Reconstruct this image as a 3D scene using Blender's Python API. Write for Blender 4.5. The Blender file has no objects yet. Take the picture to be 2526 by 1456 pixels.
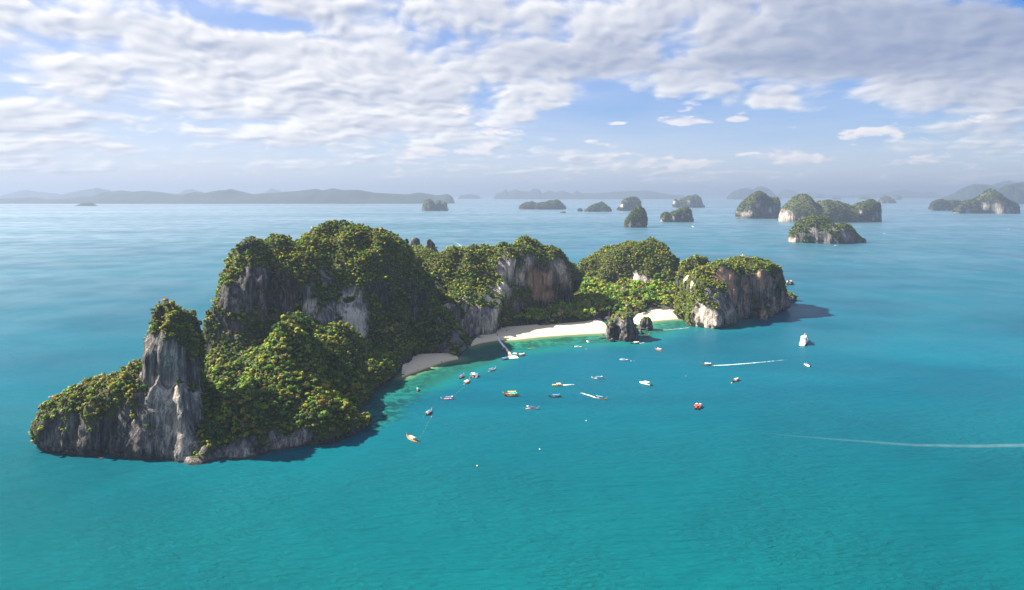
import bpy, bmesh, math, random
import numpy as np
from mathutils import Vector, Matrix
from mathutils.bvhtree import BVHTree

random.seed(7)
RNG = np.random.default_rng(11)
S = bpy.context.scene
COL = S.collection
R = math.radians

# ------------------------------------------------------------------ camera
CAM_H = 170.0          # height of the drone above the sea
FOC = 1600.0           # focal length in units of a 2526-wide picture
HZ = 478.0             # horizon line in the same units
cam_data = bpy.data.cameras.new('camera')
cam_data.sensor_fit = 'HORIZONTAL'
cam_data.sensor_width = 36.0
cam_data.lens = 36.0 * FOC / 2526.0
cam_data.shift_y = -(728.0 - HZ) / 2526.0
cam_data.clip_start = 1.0
cam_data.clip_end = 400000.0
cam = bpy.data.objects.new('camera', cam_data)
cam.location = (0, 0, CAM_H)
cam.rotation_euler = (R(90), 0, 0)
COL.objects.link(cam)
S.camera = cam

def W(x, y, D=None, z=0.0):
    """picture point -> world point, on the level z or at the distance D"""
    if D is None:
        D = FOC * (CAM_H - z) / (y - HZ)
        return Vector(((x - 1263.0) / FOC * D, D, z))
    return Vector(((x - 1263.0) / FOC * D, D, CAM_H - (y - HZ) / FOC * D))

# ------------------------------------------------------------------ render / colour
S.view_settings.view_transform = 'Standard'
S.view_settings.look = 'None'
S.view_settings.exposure = 2.1
S.view_settings.gamma = 1.0
S.view_settings.use_curve_mapping = False
S.render.engine = 'CYCLES'
cy = S.cycles
cy.use_denoising = True
try:
    cy.denoiser = 'OPENIMAGEDENOISE'
    cy.denoising_input_passes = 'RGB_ALBEDO_NORMAL'
    cy.denoising_prefilter = 'ACCURATE'
except Exception:
    pass
cy.max_bounces = 5
cy.diffuse_bounces = 3
cy.glossy_bounces = 2
cy.transmission_bounces = 2
cy.volume_bounces = 1
cy.transparent_max_bounces = 8
cy.use_adaptive_sampling = False
cy.sample_clamp_indirect = 6.0
cy.caustics_reflective = False
cy.caustics_refractive = False

SUN_EL = R(42.0)
SUN_DIR = Vector((-0.975, 0.21, 0)).normalized() * math.cos(SUN_EL) + Vector((0, 0, math.sin(SUN_EL)))

# ------------------------------------------------------------------ node helpers
class V:
    """a socket with arithmetic"""
    def __init__(s, nt, sock): s.nt, s.s = nt, sock
    def _m(s, op, o=None, c=None, clamp=False):
        n = s.nt.nodes.new('ShaderNodeMath'); n.operation = op; n.use_clamp = clamp
        s.nt.links.new(s.s, n.inputs[0])
        for i, q in ((1, o), (2, c)):
            if q is None: continue
            if isinstance(q, V): s.nt.links.new(q.s, n.inputs[i])
            else: n.inputs[i].default_value = q
        return V(s.nt, n.outputs[0])
    def __add__(s, o): return s._m('ADD', o)
    __radd__ = __add__
    def __mul__(s, o): return s._m('MULTIPLY', o)
    __rmul__ = __mul__
    def __sub__(s, o): return s._m('SUBTRACT', o)
    def __rsub__(s, o): return (s * -1.0) + o
    def __truediv__(s, o): return s._m('DIVIDE', o)
    def pow(s, o): return s._m('POWER', o)
    def abs(s): return s._m('ABSOLUTE')
    def max(s, o): return s._m('MAXIMUM', o)
    def min(s, o): return s._m('MINIMUM', o)
    def exp(s): return s._m('EXPONENT')
    def clamp(s): return s._m('ADD', 0.0, clamp=True)
    def step(s, a, b):
        n = s.nt.nodes.new('ShaderNodeMapRange'); n.interpolation_type = 'SMOOTHSTEP'
        s.nt.links.new(s.s, n.inputs[0])
        n.inputs[1].default_value = a; n.inputs[2].default_value = b
        n.inputs[3].default_value = 0; n.inputs[4].default_value = 1
        return V(s.nt, n.outputs[0])

def put(nt, sock, v):
    if isinstance(v, V): nt.links.new(v.s, sock)
    elif hasattr(v, 'is_output'): nt.links.new(v, sock)
    else: sock.default_value = v

def combine(nt, x, y, z):
    n = nt.nodes.new('ShaderNodeCombineXYZ')
    for i, q in enumerate((x, y, z)): put(nt, n.inputs[i], q)
    return V(nt, n.outputs[0])

def separate(nt, v):
    n = nt.nodes.new('ShaderNodeSeparateXYZ'); put(nt, n.inputs[0], v)
    return [V(nt, o) for o in n.outputs]

def noise(nt, vec, scale, detail=4, rough=0.5, dist=0.0, lac=2.0, flat2d=False):
    n = nt.nodes.new('ShaderNodeTexNoise')
    if flat2d: n.noise_dimensions = '2D'
    put(nt, n.inputs['Vector'], vec)
    n.inputs['Scale'].default_value = scale; n.inputs['Detail'].default_value = detail
    n.inputs['Roughness'].default_value = rough; n.inputs['Distortion'].default_value = dist
    n.inputs['Lacunarity'].default_value = lac
    return V(nt, n.outputs[0])

def mix(nt, f, a, b):
    n = nt.nodes.new('ShaderNodeMix'); n.data_type = 'RGBA'; n.clamp_factor = True
    put(nt, n.inputs[0], f)
    for i, q in ((6, a), (7, b)):
        if isinstance(q, tuple) and len(q) == 3: q = (*q, 1.0)
        put(nt, n.inputs[i], q)
    return V(nt, n.outputs[2])

def scale_vec(nt, v, s):
    n = nt.nodes.new('ShaderNodeVectorMath'); n.operation = 'MULTIPLY'
    put(nt, n.inputs[0], v); n.inputs[1].default_value = s
    return V(nt, n.outputs[0])

def add_vec(nt, v, s):
    n = nt.nodes.new('ShaderNodeVectorMath'); n.operation = 'ADD'
    put(nt, n.inputs[0], v); put(nt, n.inputs[1], s)
    return V(nt, n.outputs[0])

def attr(nt, name, out='Color'):
    n = nt.nodes.new('ShaderNodeAttribute'); n.attribute_name = name
    return V(nt, n.outputs[out])

def position(nt):
    return V(nt, nt.nodes.new('ShaderNodeNewGeometry').outputs['Position'])

def new_mat(name):
    m = bpy.data.materials.new(name); m.use_nodes = True
    nt = m.node_tree
    return m, nt, nt.nodes['Principled BSDF']

def srgb(r, g, b):
    f = lambda c: (c / 255) / 12.92 if c / 255 <= 0.04045 else ((c / 255 + 0.055) / 1.055) ** 2.4
    return (f(r), f(g), f(b))

# ------------------------------------------------------------------ world: sky with a cloud deck
def build_world():
    noise = lambda *a_, **k_: globals()['noise'](*a_, flat2d=True, **k_)
    w = bpy.data.worlds.new('World'); S.world = w; w.use_nodes = True
    nt = w.node_tree; nt.nodes.clear()
    out = nt.nodes.new('ShaderNodeOutputWorld'); bg = nt.nodes.new('ShaderNodeBackground')
    nt.links.new(bg.outputs[0], out.inputs[0])
    STR = 0.072
    bg.inputs[1].default_value = STR
    sky = nt.nodes.new('ShaderNodeTexSky'); sky.sky_type = 'NISHITA'; sky.sun_disc = False
    sky.sun_elevation = SUN_EL
    sky.sun_rotation = math.atan2(SUN_DIR.x, SUN_DIR.y)
    sky.altitude = 0; sky.air_density = 1.0; sky.dust_density = 0.6; sky.ozone_density = 3.0
    hsv = nt.nodes.new('ShaderNodeHueSaturation'); hsv.inputs['Saturation'].default_value = 1.55
    hsv.inputs['Value'].default_value = 0.50
    nt.links.new(sky.outputs[0], hsv.inputs['Color'])
    tc = nt.nodes.new('ShaderNodeTexCoord')
    d = V(nt, tc.outputs['Generated'])
    dx, dy, dz = separate(nt, d)
    h = dz.max(0.0) + 0.10
    px, py = dx / h, dy / h
    # the cloud deck in polar coordinates about the zenith: bearing, and the logarithm of the distance to the deck
    at2 = nt.nodes.new('ShaderNodeMath'); at2.operation = 'ARCTAN2'
    nt.links.new(dx.s, at2.inputs[0]); nt.links.new(dy.s, at2.inputs[1])
    P = combine(nt, V(nt, at2.outputs[0]), h._m('LOGARITHM', math.e) * 0.5, 0.0)
    ay = dy.abs().max(0.08)
    az, el = dx / ay, dz / ay
    def blob(x, y, wx, wy, slope=0.0):
        a0, e0 = (x - 1263) / 1600, (478 - y) / 1600
        u = (az - a0) * (1600.0 / wx)
        v = (el - e0 - (az - a0) * slope) * (1600.0 / wy)
        return (u * u + v * v).min(40.0)._m('MULTIPLY', -1.0).exp()
    # broad coverage
    def voro(vec, scale, smooth):
        n = nt.nodes.new('ShaderNodeTexVoronoi'); n.voronoi_dimensions = '2D'; n.feature = 'SMOOTH_F1'; put(nt, n.inputs['Vector'], vec)
        n.inputs['Scale'].default_value = scale; n.inputs['Smoothness'].default_value = smooth
        return V(nt, n.outputs['Distance'])
    warp = noise(nt, P, 7.0, 4, 0.55); warp2 = noise(nt, add_vec(nt, P, (5.2, 1.3, 0.0)), 7.0, 4, 0.55)
    Pw = add_vec(nt, P, combine(nt, (warp - 0.5) * 0.07, (warp2 - 0.5) * 0.06, 0.0))
    def field(vec, det):
        f = noise(nt, scale_vec(nt, vec, (0.62, 1.0, 1.0)), 8.5, det, 0.56, 0.0)
        puff = (0.52 - voro(vec, 17.0, 0.6)) * 0.20 + (0.5 - voro(vec, 38.0, 0.5)) * 0.10
        return f + puff
    n1 = field(Pw, 9.0)
    n1l = field(Pw, 3.0); n1s = field(add_vec(nt, Pw, (-0.008, 0.010, 0.0)), 3.0)
    big = noise(nt, scale_vec(nt, P, (0.45, 1.0, 1.0)), 4.5, 3, 0.5)
    cov = (el.step(0.02, 0.13)) * 0.20 + 0.02 - el.step(0.30, 0.9) * 0.13
    cov = cov - blob(1760, 270, 380, 74, -0.05) * 0.34 - blob(2000, 330, 420, 60) * 0.14
    cov = cov - blob(520, 45, 190, 32, -0.12) * 0.22 - blob(150, 130, 170, 28) * 0.10 - blob(930, -5, 200, 22) * 0.15
    cov = cov - blob(250, 20, 140, 20) * 0.08 - blob(1400, 330, 260, 40) * 0.10
    cov = cov + blob(650, 200, 650, 120) * 0.13 + blob(2350, 130, 420, 150, 0.05) * 0.18
    cov = cov + blob(1500, 90, 500, 80) * 0.10 + blob(1560, 215, 120, 16, -0.3) * 0.08
    cov = cov + blob(1905, 245, 85, 22) * 0.26
    tot = n1 + (big - 0.5) * 0.4 + cov
    dens = tot.step(0.54, 0.80) * el.step(0.0, 0.02)
    lit = ((n1l - n1s) * 2.7 + 0.70).clamp()
    thick = tot.step(0.66, 0.95)
    dark = (thick * 0.34 + blob(2420, 70, 560, 130) * 0.95 + blob(1450, 140, 330, 45) * 0.45
            + blob(2050, 150, 420, 45, 0.08) * 0.45 + blob(1180, 70, 160, 50) * 0.22 + blob(2500, 330, 250, 90) * 0.22
            - blob(350, 260, 700, 200) * 0.30).clamp()
    shade = (lit * (1.0 - dark * 0.75) + (n1 - n1l) * 0.5).clamp()
    k = 0.27 / STR     # cloud tops about as bright as white paint in this sun
    white = tuple(c * k for c in (1.0, 0.985, 0.975))
    grey = tuple(c * k for c in (0.20, 0.27, 0.45))
    cloud = mix(nt, shade, grey, white)
    base = mix(nt, 0.55, V(nt, hsv.outputs[0]), mix(nt, el.step(0.0, 0.22), tuple(c * k for c in (0.56, 0.63, 0.86)), tuple(c * k for c in (0.085, 0.24, 0.74))))
    # thin veil, brighter towards the sun on the left
    veil = (noise(nt, scale_vec(nt, Pw, (0.35, 1.0, 1.0)), 9.0, 6, 0.6) * 0.85 + (az * -0.40 - 0.06)).clamp() * el.step(0.0, 0.05)
    col = mix(nt, veil * 0.72, base, tuple(c * k for c in (0.74, 0.77, 0.90)))
    col = mix(nt, dens * 0.96, col, cloud)
    # rows of small fair-weather cumulus standing far off, low over the horizon
    Q = combine(nt, az * 9.0, el * 27.0, 0.0)
    Qw = add_vec(nt, Q, combine(nt, (noise(nt, Q, 1.6, 4, .6) - 0.5) * 0.5, (noise(nt, add_vec(nt, Q, (3., 7., 0.)), 1.6, 4, .6) - 0.5) * 0.5, 0.0))
    def fieldb(vec, det): return noise(nt, vec, 1.0, det, 0.58) + (0.5 - voro(vec, 3.2, 0.5)) * 0.22
    nb = fieldb(Qw, 8.0); nbl = fieldb(Qw, 3.0); nbs = fieldb(add_vec(nt, Qw, (-0.08, 0.14, 0.0)), 3.0)
    low = (blob(1105, 372, 190, 17) * 0.26 + blob(1505, 404, 140, 15) * 0.24 + blob(1820, 297, 36, 11) * 0.36
           + blob(1530, 303, 55, 9) * 0.28 + blob(1690, 302, 60, 9) * 0.26 + blob(1445, 349, 28, 8) * 0.3 + blob(1365, 357, 36, 9) * 0.2
           + blob(1950, 398, 80, 18) * 0.24 + blob(2210, 398, 120, 18) * 0.24 + blob(2180, 320, 90, 16) * 0.22
           + blob(2420, 340, 170, 26) * 0.22 + blob(1690, 408, 40, 10) * 0.2 + blob(2080, 265, 26, 7) * 0.2
           + blob(1300, 320, 160, 10) * 0.16 + blob(860, 415, 60, 12) * 0.14 + blob(2480, 410, 120, 16) * 0.14)
    cb = (nb + low).step(0.66, 0.80) * el.step(0.012, 0.04) * (1.0 - el.step(0.125, 0.17))
    lb = ((nbl - nbs) * 2.2 + 0.74).clamp()
    cloud_b = mix(nt, lb, tuple(c * k for c in (0.55, 0.60, 0.76)), tuple(c * k for c in (1.0, 0.93, 0.91)))
    col = mix(nt, cb * 0.85, col, cloud_b)
    nt.links.new(col.s, bg.inputs[0])
    w.cycles.sampling_method = 'MANUAL'
    w.cycles.sample_map_resolution = 512
build_world()

# ------------------------------------------------------------------ sun
sun_data = bpy.data.lights.new('sun', 'SUN')
sun_data.energy = 5.0
sun_data.angle = R(0.5)
sun_data.color = (1.0, 0.90, 0.74)
sun = bpy.data.objects.new('sun', sun_data)
sun.rotation_euler = SUN_DIR.to_track_quat('Z', 'Y').to_euler()
sun.location = (0, 0, 600)
COL.objects.link(sun)

# ------------------------------------------------------------------ mesh helpers
def tag(o, label=None, cat=None, group=None, kind=None):
    if label: o['label'] = label
    if cat: o['category'] = cat
    if group: o['group'] = group
    if kind: o['kind'] = kind
    return o

def mesh_np(name, verts, faces, mat=None, smooth=True):
    """verts (n,3), faces (m,4) or (m,3) arrays"""
    me = bpy.data.meshes.new(name)
    n, (m, k) = len(verts), faces.shape
    me.vertices.add(n); me.vertices.foreach_set('co', np.asarray(verts, np.float32).ravel())
    me.loops.add(m * k); me.loops.foreach_set('vertex_index', np.asarray(faces, np.int32).ravel())
    me.polygons.add(m)
    me.polygons.foreach_set('loop_start', np.arange(0, m * k, k, dtype=np.int32))
    me.polygons.foreach_set('loop_total', np.full(m, k, np.int32))
    if smooth: me.polygons.foreach_set('use_smooth', np.ones(m, bool))
    me.update(calc_edges=True); me.validate()
    if mat: me.materials.append(mat)
    return me

def color_attr(me, name, rgb):
    a = me.color_attributes.new(name, 'FLOAT_COLOR', 'POINT')
    c = np.ones((len(rgb), 4), np.float32); c[:, :3] = rgb
    a.data.foreach_set('color', c.ravel())

def float_attr(me, name, v):
    a = me.attributes.new(name, 'FLOAT', 'POINT')
    a.data.foreach_set('value', np.asarray(v, np.float32).ravel())

def link(name, me, parent=None, loc=None):
    o = bpy.data.objects.new(name, me); COL.objects.link(o)
    if parent: o.parent = parent
    if loc is not None: o.location = loc
    return o

def empty(name, loc=(0, 0, 0), rz=0.0):
    o = bpy.data.objects.new(name, None); COL.objects.link(o)
    o.location = loc; o.rotation_euler = (0, 0, rz); o.empty_display_size = 1
    return o

# lattice noise for arrays of points
_LAT = np.random.default_rng(5).random((64, 64, 64)).astype(np.float32)
def pnoise(p, sx, sy=None, sz=None, seed=0):
    """smooth value noise 0..1 at points p (n,3); s = size of a feature in metres"""
    sy = sy or sx; sz = sz or sx
    q = p / np.array([sx, sy, sz]) + np.array([17.3, 5.1, 9.7]) * (seed + 1)
    i = np.floor(q).astype(np.int64); f = q - i
    f = f * f * (3 - 2 * f)
    out = 0
    for a in (0, 1):
        wa = f[:, 0] if a else 1 - f[:, 0]
        for b in (0, 1):
            wb = f[:, 1] if b else 1 - f[:, 1]
            for c in (0, 1):
                wc = f[:, 2] if c else 1 - f[:, 2]
                out = out + wa * wb * wc * _LAT[(i[:, 0] + a) & 63, (i[:, 1] + b) & 63, (i[:, 2] + c) & 63]
    return out

def smooth01(x, a, b):
    t = np.clip((x - a) / (b - a), 0, 1); return t * t * (3 - 2 * t)
# ------------------------------------------------------------------ haze over the whole bay
def build_haze():
    x0, x1, y0, y1, z0, z1 = -110000, 110000, -3000, 110000, -12, 560
    v = np.array([(x, y, z) for x in (x0, x1) for y in (y0, y1) for z in (z0, z1)], float)
    f = np.array([(0, 1, 3, 2), (4, 6, 7, 5), (0, 4, 5, 1), (2, 3, 7, 6), (0, 2, 6, 4), (1, 5, 7, 3)])
    m = bpy.data.materials.new('haze'); m.use_nodes = True
    nt = m.node_tree; nt.nodes.clear()
    out = nt.nodes.new('ShaderNodeOutputMaterial'); pv = nt.nodes.new('ShaderNodeVolumePrincipled')
    pv.inputs['Color'].default_value = (0.232, 0.284, 0.392, 1)
    pv.inputs['Density'].default_value = HAZE_DENSITY
    pv.inputs['Anisotropy'].default_value = 0.2
    nt.links.new(pv.outputs[0], out.inputs['Volume'])
    o = link('haze', mesh_np('haze', v, f, m, False)); o['kind'] = 'stuff'
HAZE_DENSITY = 1.0 / 12300.0
build_haze()

# ------------------------------------------------------------------ signed-distance modelling
def poly_sdf(X, Y, poly):
    d2 = np.full(X.shape, 1e12); inside = np.zeros(X.shape, bool)
    n = len(poly)
    for i in range(n):
        ax, ay = poly[i]; bx, by = poly[(i + 1) % n]
        ex, ey = bx - ax, by - ay
        t = np.clip(((X - ax) * ex + (Y - ay) * ey) / (ex * ex + ey * ey + 1e-9), 0, 1)
        d2 = np.minimum(d2, (X - ax - t * ex) ** 2 + (Y - ay - t * ey) ** 2)
        c = ((ay > Y) != (by > Y)) & (X < (bx - ax) * (Y - ay) / (by - ay + 1e-12) + ax)
        inside ^= c
    d = np.sqrt(d2)
    return np.where(inside, -d, d).astype(np.float32)

def smax(a, b, r):
    h = np.maximum(r - np.abs(a - b), 0); return np.maximum(a, b) + h * h / (4 * r)
def smin(a, b, r):
    h = np.maximum(r - np.abs(a - b), 0); return np.minimum(a, b) - h * h / (4 * r)

def _interp_matrix(n, s, L):
    t = np.arange(n) / s; i = np.floor(t).astype(int); f = t - i
    M = np.zeros((n, L), np.float32)
    w = [(1 - f) ** 3 / 6, (3 * f ** 3 - 6 * f ** 2 + 4) / 6, (-3 * f ** 3 + 3 * f ** 2 + 3 * f + 1) / 6, f ** 3 / 6]
    for k in range(4): M[np.arange(n), i + k] += w[k]
    return M
def grid_noise(shape, size, rng):
    """smooth noise of unit deviation on a voxel grid; size in voxels along x, y, z"""
    Ls = [int(n / s) + 5 for n, s in zip(shape, size)]
    A = rng.standard_normal(Ls).astype(np.float32)
    Mz, My, Mx = (_interp_matrix(n, s, L) for n, s, L in zip(shape[::-1], size[::-1], Ls[::-1]))
    A = A @ Mz.T
    A = np.einsum('yb,abz->ayz', My, A, optimize=True)
    sh = A.shape
    A = (Mx @ A.reshape(sh[0], -1)).reshape(shape[0], sh[1], sh[2])
    return A / A.std()

def bumps_top(X, Y, pts, b=0.12):
    """smooth upper envelope of paraboloids (x, y, height, curvature)"""
    acc = 0
    for x, y, h, c in pts:
        r2 = (X - x) ** 2 + (Y - y) ** 2
        acc = acc + np.exp(np.clip(b * (h - c * r2 / (1 + 0.004 * np.sqrt(r2))), -60, 60))
    return np.log(acc + 1e-26) / b

def surface_nets(f, org, vox):
    s = f < 0
    c = np.zeros(tuple(n - 1 for n in f.shape), np.int8)
    nx, ny, nz = c.shape
    off = [(i, j, k) for i in (0, 1) for j in (0, 1) for k in (0, 1)]
    for i, j, k in off: c += s[i:i + nx, j:j + ny, k:k + nz]
    I, J, K = np.nonzero((c > 0) & (c < 8))
    acc = np.zeros((len(I), 3), np.float32); cnt = np.zeros(len(I), np.float32)
    for a in range(8):
        for ax in range(3):
            if off[a][ax]: continue
            p = off[a]; q = list(p); q[ax] = 1
            f0 = f[I + p[0], J + p[1], K + p[2]]; f1 = f[I + q[0], J + q[1], K + q[2]]
            m = (f0 < 0) != (f1 < 0)
            t = np.where(m, f0 / (f0 - f1 + 1e-12), 0)
            for d in range(3): acc[:, d] += np.where(m, p[d] + (t if d == ax else 0), 0)
            cnt += m
    V_ = (acc / cnt[:, None] + np.stack([I, J, K], 1)) * vox + np.array(org, np.float32)
    idx = np.full(c.shape, -1, np.int32); idx[I, J, K] = np.arange(len(I))
    quads = []
    for ax in range(3):
        sl0 = [slice(None)] * 3; sl1 = [slice(None)] * 3
        sl0[ax] = slice(0, -1); sl1[ax] = slice(1, None)
        a, b = s[tuple(sl0)], s[tuple(sl1)]
        u, v = [(1, 2), (2, 0), (0, 1)][ax]
        i = np.array(np.nonzero(a != b)); sg = a[tuple(i)]
        ok = (i[u] >= 1) & (i[v] >= 1) & (i[u] < c.shape[u]) & (i[v] < c.shape[v])
        i, sg = i[:, ok], sg[ok]
        def at(du, dv):
            j = i.copy(); j[u] -= du; j[v] -= dv; return idx[j[0], j[1], j[2]]
        Q = np.stack([at(1, 1), at(0, 1), at(0, 0), at(1, 0)], 1)
        Q[~sg] = Q[~sg][:, ::-1]
        quads.append(Q)
    Q = np.concatenate(quads); Q = Q[(Q >= 0).all(1)]
    return V_, Q

def vert_normals(v, q):
    n = np.cross(v[q[:, 2]] - v[q[:, 0]], v[q[:, 3]] - v[q[:, 1]])
    acc = np.zeros_like(v)
    for k in range(4): np.add.at(acc, q[:, k], n)
    return acc / (np.linalg.norm(acc, axis=1, keepdims=True) + 1e-9)

# ------------------------------------------------------------------ the main island
def wp(pts): return [tuple(W(x, y).xy) for x, y in pts]
def sil(pts, D, curv):
    out = []
    for p in pts:
        q = W(p[0], p[1], p[2] if len(p) > 2 else D); out.append((q.x, q.y, q.z, p[3] if len(p) > 3 else curv))
    return out

beach_main_shore = wp([(1158, 856), (1185, 847), (1230, 840), (1270, 838), (1330, 831), (1400, 826), (1450, 823), (1502, 821)])
beach_main_back = wp([(1166, 836), (1190, 828), (1232, 815), (1290, 811), (1370, 804), (1430, 798), (1480, 793), (1506, 790)])
beach_far_shore = wp([(1556, 806), (1575, 800), (1610, 792), (1650, 788), (1690, 786), (1716, 788)])
beach_far_back = wp([(1560, 784), (1590, 775), (1625, 769), (1660, 767), (1700, 767), (1716, 768)])
beach_small_shore = wp([(990, 932), (1005, 926), (1030, 917), (1060, 906), (1095, 894), (1132, 886)])
beach_small_back = wp([(988, 910), (1005, 894), (1035, 881), (1075, 879), (1105, 879), (1134, 881)])

SLOPE = wp([(465, 1124), (500, 1143), (580, 1132), (640, 1122), (700, 1107), (745, 1104), (800, 1097), (850, 1083), (884, 1074), (893, 1030), (905, 995), (950, 960), (986, 934)]) \
    + wp([(990, 908), (1040, 878), (1100, 878), (1130, 887), (1158, 875), (1163, 858), (1166, 836)]) \
    + [(-35, 800), (-70, 830), (-100, 850), (-180, 860), (-300, 760), (-310, 660), (-250, 520), (-225, 460)]
RIDGE = wp([(78, 1105), (100, 1116), (150, 1125), (260, 1135), (400, 1140), (480, 1130)]) + [(-205, 455), (-250, 470), (-290, 462), (-322, 442)]
SPIRE = wp([(352, 1128), (420, 1141), (480, 1138), (512, 1080)]) + [(-198, 462), (-222, 476), (-252, 466), (-257, 440)]
MASS = [(-322, 672), (-302, 640), (-262, 632), (-236, 652), (-212, 636), (-172, 652), (-146, 712), (-122, 740), (-102, 815), (-106, 880), (-180, 868), (-268, 836), (-346, 750)]
CC = [(-112, 815), (-78, 778), (-48, 768), (-20, 776), (-8, 800), (4, 850), (30, 892), (78, 922), (98, 952), (88, 985), (40, 990), (-40, 945), (-112, 905), (-130, 855)]
BACK = [(-200, 850), (-120, 840), (-85, 920), (-95, 1040), (-175, 1050), (-210, 960)]
DD = [(112, 1150), (150, 1118), (215, 1096), (285, 1110), (322, 1150), (305, 1230), (220, 1262), (140, 1240), (98, 1190)]
EE = [(278, 1075), (306, 1058), (330, 1075), (332, 1110), (306, 1120), (282, 1105)]
FF = [(233, 830), (246, 812), (266, 812), (282, 838), (297, 862), (327, 890), (350, 895), (372, 917), (405, 962), (424, 1000), (420, 1040), (380, 1040), (330, 1020), (280, 1010), (246, 960), (238, 890)]
TOE = [(372, 925), (410, 968), (438, 1012), (456, 1030), (462, 1042), (445, 1056), (412, 1030), (380, 990)]
NOSE = wp([(1870, 788), (1890, 791), (1912, 782), (1905, 765), (1875, 770)])
VALLEY = [beach_main_back[0]] + beach_main_back[1:] + [beach_far_back[0]] + beach_far_back[1:] + \
    [(250, 930), (275, 1000), (335, 1080), (320, 1140), (150, 1150), (95, 1180), (70, 1050), (60, 985), (-10, 860)]

VOX = 2.0
ORG = (-346.0, 396.0, -6.0)
SHAPE = (412, 442, 74)

def island_field():
    nx, ny, nz = SHAPE
    xs = ORG[0] + np.arange(nx) * VOX; ys = ORG[1] + np.arange(ny) * VOX; zs = (ORG[2] + np.arange(nz) * VOX).astype(np.float32)
    X, Y = np.meshgrid(xs, ys, indexing='ij')
    rng = np.random.default_rng(3)
    F = np.full(SHAPE, 40.0, np.float32)
    Z = zs[None, None, :]
    foot = np.full(X.shape, 1e3, np.float32)
    # noises shared by all massifs
    n_big = grid_noise(SHAPE, (17, 17, 14), rng)
    n_mid = grid_noise(SHAPE, (6, 6, 9), rng)
    n_flute = grid_noise(SHAPE, (2.6, 2.6, 14), rng)
    n_fine = grid_noise(SHAPE, (2.2, 2.2, 2.4), rng)
    n_col = grid_noise((nx, ny, 4), (9, 9, 4), rng)[:, :, 1]
    n_col2 = grid_noise((nx, ny, 4), (4, 4, 4), rng)[:, :, 1]
    notch = 3.0 * np.exp(-((zs - 1.2) / 1.9) ** 2)
    def add(poly, top, k, z0, amp=(4.0, 2.2, 1.1), r=10.0, un=5.0, nt_=1.0, slope=0.62, ca=1.8):
        nonlocal F
        px = [p[0] for p in poly]; py = [p[1] for p in poly]
        i0 = max(int((min(px) - 26 - ORG[0]) / VOX), 0); i1 = min(int((max(px) + 26 - ORG[0]) / VOX), nx)
        j0 = max(int((min(py) - 26 - ORG[1]) / VOX), 0); j1 = min(int((max(py) + 26 - ORG[1]) / VOX), ny)
        sl = (slice(i0, i1), slice(j0, j1))
        d = poly_sdf(X[sl], Y[sl], poly)
        foot[sl] = np.minimum(foot[sl], d)
        zt = (top(X[sl], Y[sl], d) + n_col[sl] * ca + n_col2[sl] * ca * .5).astype(np.float32)
        kk = k(X[sl], Y[sl]) if callable(k) else k
        kk = kk[:, :, None] if isinstance(kk, np.ndarray) else kk
        wall = d[:, :, None] + kk * (Z - z0) + notch[None, None, :] * nt_
        wall = wall + amp[0] * n_big[sl] + amp[1] * n_mid[sl] + amp[2] * n_flute[sl]
        cap = (Z - zt[:, :, None]) * slope + 0.5 * amp[1] * n_mid[sl] + 0.55 * n_fine[sl]
        f = smax(wall, cap, r)
        F[sl] = smin(F[sl], f.astype(np.float32), un)
    # forested slope in front, climbing to the foot of the cliffs
    def slope_top(X, Y, d):
        t = 60.0 * (1 - np.exp(d / 72.0)) * (d < 0) + 3.0 * smooth01(-d, 0, 4) + 0.6
        spur = 13 * np.exp(-(((X + 170 + (Y - 470) * 0.12) / 26) ** 2)) * np.exp(-((Y - 520) / 95.0) ** 2)
        knoll = sum(h * np.exp(-(((X - x) ** 2 + (Y - y) ** 2) / r ** 2)) for x, y, h, r in
                    ((-196, 585, 11, 17), (-150, 600, 9, 15), (-116, 476, 7, 16), (-150, 468, 6, 16), (-175, 500, 8, 18), (-262, 622, 22, 26), (-240, 590, 10, 16), (-128, 545, 8, 16), (-190, 535, 9, 16), (-78, 715, 7, 22), (-58, 712, 7, 12), (-95, 770, 4, 30)))
        dip = -20 * np.exp(-(((X + 222) / 22) ** 2 + ((Y - 520) / 60) ** 2))
        return np.where(d < 0, t + (spur + knoll + dip) * smooth01(-d, 2, 26), t)
    add(SLOPE, slope_top, 0.12, 0, amp=(3.0, 2.0, 1.4), r=7, nt_=0.8, ca=4.6)
    rt = sil([(78, 1062), (100, 1048), (125, 1027), (150, 1010), (180, 992), (210, 975), (245, 957), (280, 940), (310, 925), (345, 912)], 446, 0.028)
    add(RIDGE, lambda X, Y, d: bumps_top(X, Y, rt, 0.2), 0.06, 0, amp=(2.4, 2.0, 2.0), r=8, nt_=1.2)
    st = sil([(372, 785, 440, .07), (384, 765, 442, .07), (396, 751, 444, .06), (410, 746, 446, .06), (426, 748, 448, .06), (438, 764, 448, .075), (454, 800, 448, .075), (472, 838, 448, .07), (490, 868, 450, .07)], 445, 0.055)
    add(SPIRE, lambda X, Y, d: bumps_top(X, Y, st, 0.16), 0.21, 0, amp=(3.0, 2.6, 2.3), r=12, nt_=1.2)
    mt = sil([(548, 690, 645, .03), (562, 660, 648, .03), (590, 620, 650, .022), (640, 598, 654, .018), (695, 596, 660, .018), (733, 628, 680, .026), (772, 594, 706, .022), (810, 572, 720, .014), (850, 566, 728, .013),
              (890, 569, 730, .013), (925, 579, 752, .019), (960, 596, 770, .024), (1000, 628, 795, .03), (1030, 668, 806, .034)], 700, 0.01)
    add([(x * .93, y * .93) for x, y in MASS], lambda X, Y, d: bumps_top(X, Y, mt, 0.14), lambda X, Y: (0.15 + 0.30 * smooth01(-X, 262, 300)).astype(np.float32), 30, amp=(5.0, 3.2, 2.3), r=16, un=8, ca=2.6)
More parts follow.
